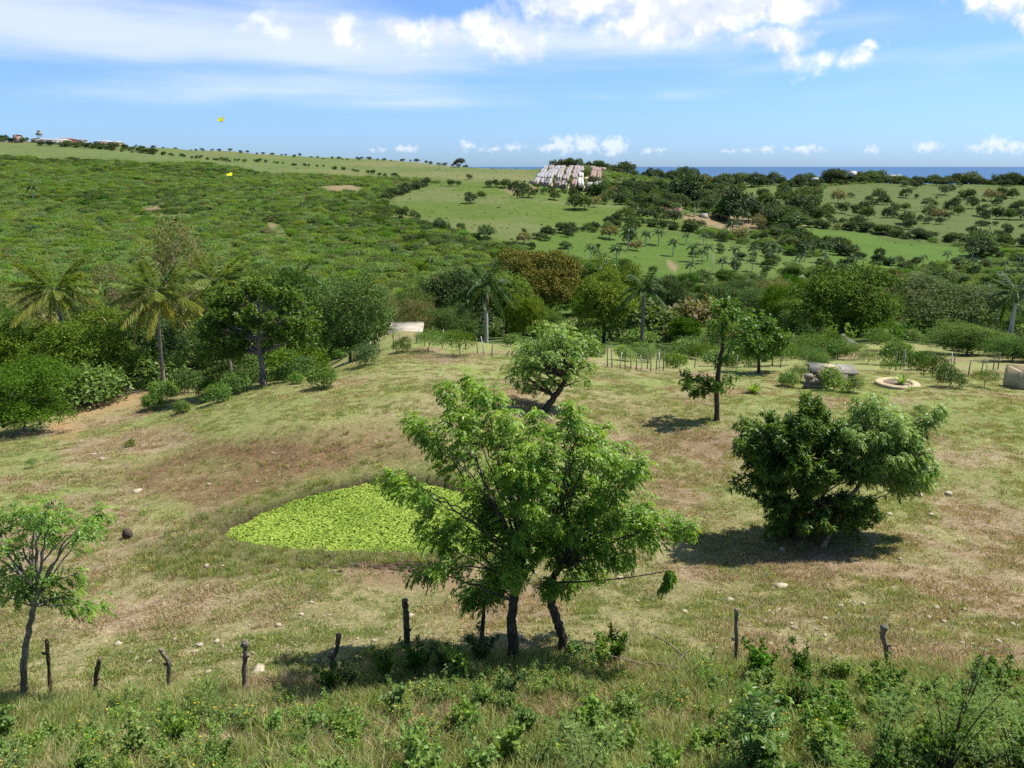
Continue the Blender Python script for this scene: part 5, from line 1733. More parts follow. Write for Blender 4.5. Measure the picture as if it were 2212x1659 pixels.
# ================================================================== butterflies
for (dx, dy, Y, lab, a, up) in ((478, 263, 6.0, 'yellow butterfly with upright wings against the sky', .5, 1.15), (497, 380, 6.4, 'lime-yellow butterfly in front of the scrub hillside', .2, .75)):
    p = on_ray(dx, dy, Y)
    root = empty('butterfly', tuple(p), a)
    tag(root, lab, 'butterfly', 'yellow butterflies')
    mb = MB()
    mb.tube([(-.012, 0, 0), (0, 0, .002), (.013, 0, 0)], [.0015, .0028, .0015], 5)
    mb.build('body', B_POST, root)
    for s in (-1, 1):
        mb = MB()
        c_, s_ = math.cos(up), math.sin(up) * 1.0
        f = lambda x, w: (x, s * w * c_, w * s_)
        mb.add([f(.012, .001), f(.018, .030), f(.004, .040), f(-.006, .022), f(-.004, .001)], t=[(0, 1, 2), (0, 2, 3), (0, 3, 4)], tint=.5)
        mb.build('fore_wing', G_BFLY, root)
        mb = MB()
        mb.add([f(-.003, .001), f(-.006, .021), f(-.020, .026), f(-.026, .012), f(-.014, .001)], t=[(0, 1, 2), (0, 2, 3), (0, 3, 4)], tint=.9)
        mb.build('hind_wing', G_BFLY, root)

# ================================================================== the hillside settlement
rs = np.random.default_rng(600)


def house(p, rz, w, d, hw, roofm, wallm, label, group, pitch=.16, name='tin_roof_house', gable=None, slope=0.0):
    root = empty(name, p, rz)
    tag(root, label, 'house', group)
    mb = MB()
    mb.box((0, 0, hw / 2 - .8), (w, d, hw + 1.6))
    # gable ends
    rh = w * .5 * pitch
    for s in (-1, 1):
        y = s * (d / 2 - .01)
        mb.add([(-w / 2, y, hw), (w / 2, y, hw), (0, y, hw + rh)], t=[(0, 1, 2)])
    sl = lambda m_: [a_.__setitem__((slice(None), 2), a_[:, 2] + np.where(a_[:, 2] > 1, a_[:, 1] * slope, 0)) for a_ in m_.v]
    mb.v = [np.array(a_) for a_ in mb.v]
    sl(mb)
    mb.build('wall', gable or wallm, root)
    for s in (-1, 1):
        mb = MB()
        o, th = .15, .06
        e = w / 2 + o
        v = []
        for zt in (0, -th):
            v += [(0, -d / 2 - o, hw + rh + .04 + zt), (s * e, -d / 2 - o, hw - pitch * o + .04 + zt), (s * e, d / 2 + o, hw - pitch * o + .04 + zt), (0, d / 2 + o, hw + rh + .04 + zt)]
        mb.add(v, [(0, 1, 2, 3), (7, 6, 5, 4), (0, 4, 5, 1), (1, 5, 6, 2), (2, 6, 7, 3), (3, 7, 4, 0)])
        sl(mb)
        mb.build('roof_sheet', roofm, root)
    mb = MB()
    mb.box((w * .12, -d / 2 - .02, .95), (.9, .06, 1.9))
    mb.build('door', M_DARKW, root)
    mb = MB()
    mb.box((-w * .25, -d / 2 - .02, 1.4), (.9, .06, .8))
    mb.build('window', M_DARKW, root)
    return root


zc = lambda zx, zy: ((1280 + zx / 7.373) * .8641, (380 + zy / 7.373) * .8641)
VCOLS = [((440, 605), (640, 318), 5), ((545, 618), (745, 325), 5), ((655, 585), (850, 335), 5), ((850, 668), (935, 385), 5), ((960, 640), (1095, 345), 6), ((1135, 640), (1200, 370), 4), ((1245, 610), (1290, 400), 3), ((1435, 635), (1530, 350), 5), ((1565, 600), (1625, 360), 5)]
ORD = ['first', 'second', 'third', 'fourth', 'fifth', 'sixth', 'seventh', 'eighth', 'ninth']
for ci, (a, b, n) in enumerate(VCOLS):
    pa, pb = at(*zc(*a)), None
    A_ = np.array(at_d(zc(*a)[0], 632, 400))
    B_ = np.array(at_d(zc(*b)[0], 792, 370))
    for k in range(n):
        f = (k + .35) / n
        q = A_ + (B_ - A_) * f
        q[2] = hz(q[0], q[1])
        dirx = B_ - A_
        rz = math.atan2(-dirx[0], dirx[1])
        gm = [0, 0, 0, 1, 1, 1, 1, 2, 2][ci]
        mt = M_TIN[gm] if rs.random() < .6 else M_TIN[int(rs.integers(4))]
        nm = {0: 'grey', 1: 'blotched rusty', 2: 'rust red', 3: 'pale'}[M_TIN.index(mt)]
        d = np.linalg.norm(dirx[:2]) / n * .94
        house((q[0] + rs.normal() * .35, q[1], q[2] + .2 + .12 * rs.normal()), rz + rs.normal() * .03, 4.3 + .5 * rs.normal(), d * (.82 + .14 * rs.random()), 2.6 + .5 * rs.random(), mt, M_WALLC[int(rs.integers(3))], f'{nm} tin-roofed house, {ORD[n - 1 - k]} from the top of the {ORD[ci]} row from the left', f'houses of the hillside settlement', slope=.115)
    if ci in (2, 4, 7):
        pass
for (zx, zy, w, d, rm, lab, gb) in ((905, 345, 8, 7, M_TIN[3], 'white-roofed house with turquoise gable at the top of the settlement', M_TURQ), (840, 320, 8, 6, M_TIN[3], 'pale house beside the turquoise gable', None), (1420, 345, 12, 6, M_TIN[3], 'long white-roofed house at the top right of the settlement', None), (1250, 372, 12, 6, M_TIN[1], 'ochre-walled house above the trees in the middle of the settlement', M_WALLC[0]), (1640, 375, 9, 6, M_TIN[2], 'small rusty house at the upper right corner of the settlement', None), (1340, 300, 6, 5, M_TIN[3], 'white house among the trees on the settlement skyline', M_WHITEW), (390, 660, 6, 7, M_TIN[0], 'lowest grey shed at the lower left corner of the settlement', None)):
    dx, dy = zc(zx, zy)
    Y = 805 if zy < 500 else 640
    q = at_d(dx, Y, dy)
    zt = on_ray(dx, dy, Y)[2]
    house((q[0], q[1], q[2]), 0.0, w, d, max(2.5, zt - q[2]), rm, M_WALLC[1], lab, 'houses of the hillside settlement', gable=gb)
# earth streets between the rows
for i, (a, b) in enumerate((((750, 612), (895, 330)), ((1065, 600), (1170, 350)), ((1360, 640), (1410, 380)))):
    A_ = np.array(at_d(zc(*a)[0], 632, 400))
    B_ = np.array(at_d(zc(*b)[0], 800, 370))
    n = 30
    mb = MB()
    v = []
    for k in range(n + 1):
        q = A_ + (B_ - A_) * k / n
        for s in (-1.5, 1.5):
            v.append((q[0] + s, q[1], hz(q[0] + s, q[1]) + .15))
    mb.add(v, [(2 * k, 2 * k + 1, 2 * k + 3, 2 * k + 2) for k in range(n)])
    tag(mb.build('earth_street', M_CEM), 'sandy street between the rows of the hillside settlement', None, None, 'structure')

# farm buildings in the valley
for (dx, dy, Y, w, d, hw, rm, wm, lab) in ((1448, 460, None, 13, 6, 2.6, M_TILE, M_WALLC[2], 'red tile-roofed farmhouse among dark trees in the valley'), (1547, 436, None, 10, 6, 2.4, M_TIN[2], M_WALLC[0], 'small rust-roofed hut behind trees left of the farmyard'), (1332, 432, None, 4, 3, 2.2, M_TIN[3], M_WHITEW, 'tiny white shed below the settlement'), (1520, 470, None, 4, 3, 2.0, M_TIN[0], M_WALLC[1], 'small cream hut with grey roof at the bare farmyard'), (1840, 374, 1000, 9, 7, 3.6, M_TIN[3], M_WHITEW, 'white house on the wooded rise before the sea'), (1930, 381, 1050, 22, 7, 2.6, M_TIN[3], M_WHITEW, 'long white building in the far tree belt'), (2160, 391, 1000, 10, 6, 3, M_TIN[3], M_WHITEW, 'pale house in the far tree belt near the right edge'), (1648, 388, 930, 12, 6, 3, M_TIN[2], M_WALLC[2], 'small red house in the far tree belt'), (1760, 387, 930, 6, 5, 2.4, M_TIN[3], M_WHITEW, 'little white house beside the far end of the lane')):
    q = at(dx, dy) if Y is None else at_d(dx, Y, dy)
    if Y is not None:
        zt = on_ray(dx, dy, Y)[2]
        q = (q[0], q[1], max(q[2], zt - hw * .6))
    house(q, random.uniform(-.5, .5) + math.pi / 2, d, w, hw, rm, wm, lab, 'scattered country buildings', .3, 'country_house')
# light poles
for (dx, dy, hh, lab) in ((1500, 478, 8, 'pale lamp post in the bare farmyard'), (1562, 468, 7, 'thin utility pole behind the farmyard'), (1537, 600, 8, 'bare white palm stem standing among the valley trees')):
    q = at(dx, dy)
    mb = MB()
    mb.tube([(0, 0, -.3), (0, 0, hh * .5), (0, 0, hh)], [.16, .14, .12], 6)
    mb.tube([(0, 0, hh - .2), (.6, 0, hh)], [.06, .05], 5)
    o = mb.build('utility_pole', B_PALMW)
    o.location = q
    tag(o, lab, 'pole')
# buildings on the ridge at the left
def ridge_box(dx, dy_b, dy_t, wpx, Y, dep, mats, lab, roof=None, name='ridge_building'):
    q = at_d(dx, Y, dy_b)
    zt = on_ray(dx, dy_t, Y)[2]
    w = wpx * K / F * Y
    hh = max(2.0, zt - q[2])
    root = empty(name, q)
    tag(root, lab, 'building', 'buildings on the ridge')
    mb = MB()
    mb.box((0, 0, hh / 2 - 1), (w, dep, hh + 2))
    mb.build('wall', mats, root)
    mb = MB()
    e = .8
    rh = min(w, dep) * .16
    mb.add([(-w / 2 - e, -dep / 2 - e, hh + .03), (w / 2 + e, -dep / 2 - e, hh + .03), (w / 2 + e, dep / 2 + e, hh + .03), (-w / 2 - e, dep / 2 + e, hh + .03), (-w / 2 + dep * .3, 0, hh + rh), (w / 2 - dep * .3, 0, hh + rh)], [(0, 1, 5, 4), (2, 3, 4, 5), (0, 3, 2, 1)], [(1, 2, 5), (3, 0, 4)])
    mb.build('roof', roof or M_TIN[3], root)
    for i in range(max(1, int(w / 5))):
        mb = MB()
        mb.box((-w / 2 + (i + .5) * w / max(1, int(w / 5)), -dep / 2 - .03, hh * .55), (1.6, .1, min(1.4, hh * .4)))
        mb.build('window', M_DARKW, root)
    return root


ridge_box(40, 308, 292, 9, 1050, 10, M_WALLC[2], 'short tower with red top on the left ridge', M_RED, 'ridge_tower')
ridge_box(84, 308, 301, 22, 1060, 10, M_WALLC[1], 'cream building behind the long white one on the left ridge')
ridge_box(122, 310, 304, 56, 1050, 14, M_WHITEW, 'long low white building on the left ridge')
ridge_box(145, 309, 302, 34, 1075, 12, M_RED, 'red-roofed building behind the long white one on the ridge', M_RED)
ridge_box(178, 310, 303, 16, 1065, 8, M_TIN[0], 'small grey hut right of the red roof on the ridge', M_TIN[0])
ridge_box(225, 312, 307, 34, 1055, 12, M_CONC, 'brown-grey shed with pale roof on the ridge')
ridge_box(255, 313, 308, 18, 1060, 10, M_CEM, 'small cream house at the right end of the ridge buildings')
q = at_d(86, 1060, 300)
root = empty('water_tower', q)
tag(root, 'spindly water tower on the left ridge', 'tower')
hh = on_ray(86, 292, 1060)[2] - q[2]
for sx in (-1, 1):
    for sy in (-1, 1):
        mb = MB()
        mb.tube([(sx * 2.4, sy * 2.4, -.5), (sx * 1.4, sy * 1.4, hh)], [.3, .25], 5)
        mb.build('leg', M_CONC, root)
mb = MB()
mb.tube([(0, 0, hh), (0, 0, hh + .3), (0, 0, hh + 3.4), (0, 0, hh + 4.0)], [3.6, 4.0, 3.0, .4], 10)
mb.build('tank', M_CONC, root)
mb = MB()
mb.tube([(0, 0, hh + 4.0), (0, 0, hh + 5.0), (0, 0, hh + 6.4)], [.8, 2.2, .3], 8)
mb.build('cap', M_CONC, root)

# lane up the right-hand hill
pl = [(1738, 490), (1742, 470), (1745, 455), (1750, 440), (1757, 425), (1765, 412)]
mb = MB()
v = []
cc = np.array([at(a, b) for a, b in pl])
for k, q in enumerate(cc):
    for s in (-2.2, 2.2):
        v.append((q[0] + s, q[1], hz(q[0] + s, q[1]) + .25))
mb.add(v, [(2 * k, 2 * k + 1, 2 * k + 3, 2 * k + 2) for k in range(len(cc) - 1)])
tag(mb.build('dirt_lane', M_CEM), 'pale dirt lane between hedges up the hill', None, None, 'structure')

# ================================================================== distant royal palms
def far_palm(seed):
    rs = np.random.default_rng(seed)
    cr = MB()
    for i in range(13):
        f = (i + .5) / 13
        a = i * 2.4
        fb = MB()
        frond(fb, rs, 3.6, math.radians(74 - 105 * f), .5 + .7 * f, 10, 1.15, .55, .4 + .4 * f, .25, .5, None)
        v = np.concatenate(fb.v)
        c_, s_ = math.cos(a), math.sin(a)
        cr.add(np.column_stack([v[:, 0] * c_ - v[:, 1] * s_, v[:, 0] * s_ + v[:, 1] * c_, v[:, 2] + 9.0]), np.concatenate(fb.q) - 0, tint=np.concatenate(fb.a))
    tr = MB()
    tr.tube([(0, 0, -.5), (0, 0, 3), (0, 0, 6), (0, 0, 9.1)], [.20, .25, .23, .15], 6)
    return Kind('distant_palm', cr.mesh('crown', G_PALM), tr.mesh('trunk', B_PALMW, True), 11.5, 7.0)


FP = [far_palm(700), far_palm(701)]
z3 = lambda zx, zy: ((1700 + zx * .38879) * .8641, (300 + zy * .38879) * .8641)
z2 = lambda zx, zy: ((850 + zx * .38879) * .8641, (300 + zy * .38879) * .8641)
PALMS = [z3(a, b) + (c,) for a, b, c in ((82, 910, 100), (140, 922, 80), (176, 905, 90), (62, 1010, 75), (267, 990, 95), (350, 920, 95), (352, 975, 70), (465, 905, 90), (575, 930, 130), (645, 850, 70), (626, 905, 75), (800, 910, 100), (930, 925, 120), (765, 950, 75), (462, 975, 80), (1084, 970, 75), (1126, 965, 80), (1265, 985, 70), (1355, 960, 70), (1560, 945, 60), (1710, 925, 70), (1780, 970, 75), (1876, 905, 80), (1880, 985, 85), (2080, 990, 75), (2175, 970, 80), (333, 752, 90), (302, 742, 60), (40, 800, 60), (150, 800, 60), (1570, 585, 60), (400, 690, 95), (90, 620, 80), (700, 520, 70), (660, 520, 60))]
PALMS += [z2(a, b) + (c,) for a, b, c in ((1776, 930, 110), (1852, 840, 130), (1968, 810, 80), (2048, 805, 90), (2140, 875, 90), (1612, 905, 90), (1650, 925, 80), (1692, 950, 80), (1466, 880, 60), (582, 985, 50), (1400, 440, 55), (1465, 450, 55), (1330, 430, 45), (2010, 420, 70), (1900, 400, 60), (640, 320, 36), (1960, 790, 60), (1590, 460, 45))]
PALMS += [((0 + a * .38879) * .8641, (300 + b * .38879) * .8641, c) for a, b, c in ((215, 515, 80), (1950, 590, 50), (210, 760, 55), (1630, 620, 40), (650, 690, 45))]
for i, (dx, dy, hp) in enumerate(PALMS):
    q = at(dx, dy)
    hh = max(4.5, hp * .38879 * .8641 * K / F * q[1])
    hh *= 1.22
    place(FP[i % 2], (q[0], q[1], q[2]), hh, min(hh * .72, 10), random.random() * 6, where_label('distant royal palm', q[0], q[1], q[2] + hh * .5), 'palm', 'distant royal palms')

# ================================================================== trees on the far slopes
FT = [z3(a, b) + (c,) for a, b, c in ((392, 470, 55), (527, 502, 52), (735, 428, 45), (668, 500, 65), (640, 530, 60), (1015, 535, 75), (1280, 512, 60), (1450, 500, 52), (1440, 428, 34), (1508, 440, 34), (1212, 528, 36), (1300, 545, 55), (1335, 545, 35), (1190, 590, 60), (1600, 560, 52), (1690, 425, 36), (1700, 480, 50), (1740, 600, 85), (1790, 615, 55), (1860, 520, 60), (1835, 510, 55), (1880, 570, 60), (2000, 520, 65), (2080, 500, 55), (2135, 505, 55), (2058, 540, 50), (2170, 580, 55), (2030, 640, 70), (2070, 640, 55), (1960, 650, 60), (1450, 670, 70), (1470, 705, 60), (950, 620, 70), (1040, 600, 60), (900, 650, 70), (1140, 615, 60), (1205, 640, 70), (1330, 630, 60), (1600, 630, 70), (1660, 640, 60), (1700, 640, 45), (1930, 620, 55), (2120, 640, 60), (2190, 640, 60), (1380, 575, 38), (1520, 505, 26), (1960, 580, 35),
                                          (370, 660, 190), (300, 640, 130), (440, 650, 120), (30, 540, 170), (110, 560, 110), (180, 600, 90), (330, 500, 70), (260, 480, 60), (240, 440, 60), (160, 420, 60), (60, 400, 80), (540, 560, 80), (590, 600, 90), (620, 660, 90), (560, 690, 100), (740, 560, 100), (760, 610, 110), (790, 520, 80), (720, 600, 80), (840, 500, 60), (860, 440, 50), (880, 480, 40), (900, 420, 40), (850, 590, 90), (830, 640, 80), (680, 680, 100), (500, 700, 80), (700, 830, 80), (810, 780, 60), (870, 800, 50), (910, 850, 90), (800, 870, 110), (1000, 830, 70), (1060, 840, 60), (1280, 890, 60), (1410, 940, 60), (1500, 950, 60), (1930, 880, 150), (1890, 890, 110), (2000, 880, 80), (2050, 900, 50), (1960, 960, 60), (650, 730, 60), (380, 770, 70), (270, 780, 50), (60, 720, 70), (110, 710, 60), (520, 830, 50), (480, 840, 50))]
FT += [z2(a, b) + (c,) for a, b, c in ((945, 760, 75), (1180, 795, 65), (1185, 730, 30), (1330, 750, 60), (1732, 765, 75), (840, 535, 60), (910, 505, 40), (1140, 505, 95), (1210, 500, 70), (1510, 580, 85), (1570, 575, 80), (1630, 560, 60), (1380, 515, 50), (765, 305, 48), (832, 382, 30), (715, 425, 35), (760, 425, 30), (1000, 430, 40), (1060, 435, 45), (960, 430, 35), (480, 640, 50), (400, 630, 60), (1410, 705, 35), (1740, 690, 60), (1780, 660, 60), (1640, 700, 40), (1590, 705, 40), (1860, 800, 80), (1900, 840, 60), (1230, 830, 40), (640, 700, 60), (780, 715, 45), (1840, 640, 70), (1930, 640, 60), (2000, 660, 80), (2060, 650, 80), (2150, 660, 70), (1960, 600, 60), (1880, 590, 60), (1260, 475, 30), (1310, 478, 34), (1360, 475, 30), (1180, 440, 30), (1500, 500, 50), (1700, 540, 60), (1750, 500, 60), (1840, 540, 70), (1900, 560, 60), (2030, 540, 80), (2100, 560, 80))]
for i, (dx, dy, hp) in enumerate(FT):
    q = at(dx, dy)
    hh = max(2.0, hp * .38879 * .8641 * K / F * q[1])
    hh *= 1.12
    k = FARK[(i * 5) % 6]
    kw = 'dark' if FARK.index(k) % 2 else 'green'
    if i in (97, 100) or i % 17 == 5:
        k, kw = FARG, 'brownish'
    place(k, (q[0], q[1], q[2] - .1), hh, hh * random.uniform(.85, 1.35), random.random() * 6, where_label(f'distant {kw} tree', q[0], q[1], q[2] + hh * .5), 'tree', 'distant trees of the valley and far slopes')
# more trees and bushes that thicken the far slopes
rs = np.random.default_rng(640)
for (poly, n, h0, h1) in ((PAST_R, 60, 2.5, 6.0), (MEADOW_F, 12, 2.0, 4.0), (MEADOW_D, 7, 1.8, 3.5), (GP([(1290, 415), (1500, 405), (1640, 440), (1740, 480), (1640, 490), (1450, 470), (1330, 440)]), 60, 4, 9), (GP([(1640, 500), (1720, 525), (1900, 600), (2220, 600), (2220, 540), (2080, 560), (1900, 600), (1700, 610), (1600, 560)]), 30, 2.5, 5)):
    lo, hi = poly.min(0), poly.max(0)
    k_ = 0
    while k_ < n:
        p2 = lo + (hi - lo) * rs.random(2)
        if poly is PAST_R:
            p2[1] = lo[1] + (hi[1] - lo[1]) * rs.random() ** .6
        if poly_sd(p2[0:1], p2[1:2], poly)[0] > 0:
            continue
        q = at(p2[0], p2[1])
        hh = h0 + (h1 - h0) * rs.random() ** 1.5
        kk = int(rs.integers(6))
        place(FARK[kk], (q[0], q[1], q[2] - .1), hh, hh * (.9 + .7 * rs.random()), rs.random() * 6, where_label('distant ' + ('green', 'dark')[kk % 2] + ' tree', q[0], q[1], q[2] + hh * .5), 'tree', 'distant trees of the valley and far slopes')
        k_ += 1

# belts and hedgerows
def belt(name, label, pts, n, hmin, hmax, jit, kinds, group, cat='tree', Yfix=None, seed=0, wf=1.2):
    rs = np.random.default_rng(seed)
    pts = np.array(pts, float)
    s = np.linspace(0, 1, len(pts))
    got = []
    for i in range(n):
        t = (i + rs.random() * .9) / n
        dx = np.interp(t, s, pts[:, 0])
        dy = np.interp(t, s, pts[:, 1])
        q = at(dx, dy) if Yfix is None else at_d(dx, Yfix + (rs.random() - .5) * jit, dy)
        x, y = q[0] + rs.normal() * (jit * .15 if Yfix is None else 0), q[1] + (rs.normal() * jit * .3 if Yfix is None else 0)
        got.append((x / y, x, y))
    for i, (_, x, y) in enumerate(sorted(got)):
        hh = hmin + (hmax - hmin) * rs.random() ** 1.5
        place(kinds[int(rs.integers(len(kinds)))], (x, y, hz(x, y) - .2), hh, hh * wf * (.75 + .6 * rs.random()), rs.random() * 6, f'{nth(i + 1)} from the left, {label}', cat, group, name)


belt('belt_tree', 'tree in the dark belt before the sea, middle part', [(1300, 370), (1560, 380), (1760, 385)], 70, 6, 14, 120, FARK, 'dark tree belt before the sea, middle', Yfix=900, seed=1)
belt('belt_tree', 'tree in the dark belt before the sea, right part', [(1740, 385), (2000, 385), (2260, 388)], 75, 7, 15, 130, FARK, 'dark tree belt before the sea, right', Yfix=1040, seed=2)
belt('belt_tree', 'tree in the nearer row along the top of the olive pasture', [(1800, 396), (2240, 400)], 45, 4, 9, 60, FARK, 'row along the top of the olive pasture', Yfix=985, seed=3)
belt('rise_tree', 'tree on the wooded rise around the white house before the sea', [(1790, 375), (1900, 375)], 18, 12, 18, 40, FARK, 'wooded rise before the sea', Yfix=1010, seed=4)
belt('settlement_tree', 'dark tree on the skyline above the settlement', [(1190, 360), (1310, 362)], 20, 5, 10, 16, FARK, 'trees above the settlement', Yfix=815, seed=5, wf=.95)
belt('settlement_tree', 'dark tree along the lower edge of the settlement', [(1150, 408), (1310, 412)], 16, 1.8, 3.2, 12, FARK, 'trees below the settlement', Yfix=606, seed=6)
belt('settlement_tree', 'tree between the rows of the settlement', [(1262, 388), (1268, 400)], 5, 4, 6, 12, FARK, 'trees between settlement rows', Yfix=715, seed=61)
belt('skyline_tree', 'tiny dark tree on the bare ridge line', [(230, 312), (600, 330), (900, 348), (1180, 366)], 60, 2, 4.6, 50, FARK, 'tiny trees along the ridge', Yfix=1060, seed=7)
belt('hedge_tree', 'small hedge tree in the row across the upper left pasture', [(160, 318), (250, 326), (380, 338), (480, 347), (560, 350), (700, 362), (880, 388)], 62, 2, 4.2, 14, FARK + FARS[:2], 'hedge across the upper left pasture', seed=8)
belt('hedge_tree', 'hedge tree on the wooded strip below the ridge buildings', [(95, 314), (170, 318), (260, 322), (350, 336)], 40, 4, 7, 26, FARK, 'wooded strip below the ridge buildings', seed=9)
belt('hedge_tree', 'tree at the lower edge of the left ridge near the buildings', [(-30, 304), (60, 305)], 14, 5, 9, 30, FARK, 'ridge edge trees', Yfix=1060, seed=10)
belt('hedge_tree', 'hedge tree between bright meadow and olive pasture', [(1700, 487), (1850, 497), (1960, 513), (2100, 525), (2230, 535)], 60, 3, 6, 14, FARK, 'hedge between meadow and olive pasture', seed=11)
belt('hedge_tree', 'tree lining the pale lane on the left', [(1722, 485), (1735, 455), (1750, 420)], 22, 4, 7, 10, FARK, 'lane trees left', seed=12)
belt('hedge_tree', 'tree lining the pale lane on the right', [(1762, 485), (1758, 450), (1772, 415)], 20, 3, 6, 10, FARK, 'lane trees right', seed=13)
belt('hedge_tree', 'hedge tree along the rim of the central meadow', [(1160, 512), (1290, 498), (1420, 488), (1500, 500)], 34, 2.5, 5, 12, FARK + FARS[:2], 'hedge along the central meadow', seed=14)
belt('hedge_tree', 'tree along the dark corner of the scrub above the meadow', [(830, 432), (880, 415), (920, 400)], 26, 3.5, 6, 10, FARK, 'scrub corner trees', seed=15)
belt('hedge_tree', 'tree in the line crossing the palm meadow', [(1640, 500), (1760, 530), (1860, 560), (1960, 585)], 34, 3, 6, 14, FARK + FARS[:2], 'line across the palm meadow', seed=16)
belt('grove_tree', 'dark tree in the grove around the farmhouse', [(1310, 425), (1400, 440), (1480, 450), (1560, 455), (1650, 465), (1720, 490)], 60, 5, 10, 40, FARK, 'farm grove', seed=17)
belt('grove_tree', 'tree on the slope between settlement and farm', [(1300, 405), (1400, 412), (1500, 425), (1600, 440)], 40, 4, 8, 40, FARK, 'slope between settlement and farm', seed=18)

# ================================================================== cattle
cow_me = []
for cm in (plain_mat('white_hide', (.62, .58, .52), (.74, .70, .64), 2), plain_mat('brown_hide', (.20, .10, .05), (.30, .16, .09), 2)):
    mb = MB()
    mb.tube([(-.85, 0, 1.05), (-.7, 0, 1.08), (-.2, 0, 1.0), (.35, 0, 1.0), (.75, 0, 1.12), (1.0, 0, 1.3), (1.25, 0, 1.25), (1.5, 0, 1.05)], [.12, .3, .36, .36, .30, .17, .16, .09], 8)
    for sx in (-.65, .55):
        for sy in (-.2, .2):
            mb.tube([(sx, sy, .95), (sx + .05, sy, .5), (sx, sy, 0)], [.13, .08, .06], 6)
    mb.tube([(-.85, 0, 1.1), (-.98, 0, .6)], [.04, .03], 4)
    cow_me.append(mb.mesh('cow', cm, True))
for i, (dx, dy, lab) in enumerate(((1687, 508) + ('white cow by the hedge under the farm grove',), (1654, 500, 'white cow near the farmyard edge'), (1679, 517, 'brown cow beside the white one on the slope'), (1638, 522, 'white cow on the palm meadow slope'), (1726, 604, 'white cow low among the meadow palms'))):
    q = at(dx, dy)
    o = link(bpy.data.objects.new('cow', cow_me[1 if 'brown' in lab else 0]))
    o.location = q
    o.rotation_euler = (0, 0, i * 1.3)
    tag(o, lab, 'cow', 'grazing cattle')
print('far done', len(bpy.data.objects))

# ================================================================== near weeds and saplings
def herb(name, seed, n_stem, H, spread, style, mat, leaf_args, stem_mat=B_TWIG, flowers=0, stem_r=.008):
    rs = np.random.default_rng(seed)
    st, lv, fl = MB(), MB(), MB()
    P_, A_ = [], []
    ends = []
    for i in range(n_stem):
        a = rs.random() * 6.28
        hh = H * (.6 + .5 * rs.random())
        e = np.array((math.cos(a) * spread * rs.random() ** .6, math.sin(a) * spread * rs.random() ** .6, hh))
        c = bez(np.array((rs.normal() * .04, rs.normal() * .04, -.05)), np.array((e[0] * .25, e[1] * .25, hh * .6)), e, 9)
        st.tube(c, np.linspace(stem_r, stem_r * .3, 9), 4, cap=False)
        k = leaf_args['n']
        ts = .25 + .75 * rs.random(k)
        ii = ts * 8
        i0 = np.minimum(ii.astype(int), 7)
        f = (ii - i0)[:, None]
        P_.append(c[i0] * (1 - f) + c[i0 + 1] * f)
        A_.append(unit(np.gradient(c, axis=0))[i0])
        ends.append(e)
    pts, ax = np.concatenate(P_), np.concatenate(A_)
    off = rs.normal(size=pts.shape) * leaf_args.get('scatter', .03)
    if style == 'spray':
        sprays(lv, rs, pts + off, ax, leaf_args['pairs'], leaf_args['rl'], leaf_args['ll'], leaf_args['lw'], leaf_args['droop'], .5, .35)
    else:
        rosettes(lv, rs, pts + off, ax, leaf_args['k'], leaf_args['ll'], leaf_args['lw'], leaf_args['droop'], .5, .35)
    fm = None
    if flowers:
        n = flowers
        c = pts[rs.integers(len(pts), size=n)] + rs.normal(size=(n, 3)) * .05 + np.array((0, 0, .04))
        c = np.repeat(c, 4, 0)
        fl.leaves(c, rdir(rs, len(c)) * np.array((1, 1, .4)), np.tile((0, 0, 1.0), (len(c), 1)), .024, .02, rs.random(len(c)))
        fm = fl.mesh('flowers', G_FLOWER)
    return (st.mesh('stems', stem_mat), lv.mesh('leaves', mat), fm, name)


def put_herb(hb, p, s, label, group=None, rz=None, cat='plant', name=None):
    o = empty(name or hb[3], p, random.random() * 6.28 if rz is None else rz, s)
    tag(o, label, cat, group)
    link(bpy.data.objects.new('stems', hb[0]), o)
    link(bpy.data.objects.new('leaves', hb[1]), o)
    if hb[2] is not None:
        tag(link(bpy.data.objects.new('flowers', hb[2]), o), kind='stuff')
    return o


BROAD = [herb('broad_leaf_weed', 800 + i, 8, .75, .34, 'rosette', G_BROAD, dict(n=26, k=3, ll=.085, lw=.055, droop=.1)) for i in range(3)]
YEL = [herb('flowering_weed', 810 + i, 9, .55, .34, 'rosette', G_BROAD, dict(n=26, k=4, ll=.042, lw=.02, droop=.0), flowers=9) for i in range(3)]
DRK = [herb('leafy_shrub', 820 + i, 9, .8, .42, 'rosette', G_THICK, dict(n=30, k=4, ll=.07, lw=.038, droop=.1)) for i in range(2)]
ACA = [herb('feathery_sapling', 830 + i, 9, 2.1, .95, 'spray', G_ACACIA, dict(n=26, pairs=9, rl=.24, ll=.042, lw=.015, droop=.25, scatter=.16), B_DARK, stem_r=.016) for i in range(3)]
GLO = herb('glossy_sapling', 840, 5, 1.2, .32, 'spray', G_MANGO, dict(n=26, pairs=6, rl=.26, ll=.085, lw=.032, droop=.35, scatter=.05), B_DARK, stem_r=.012)
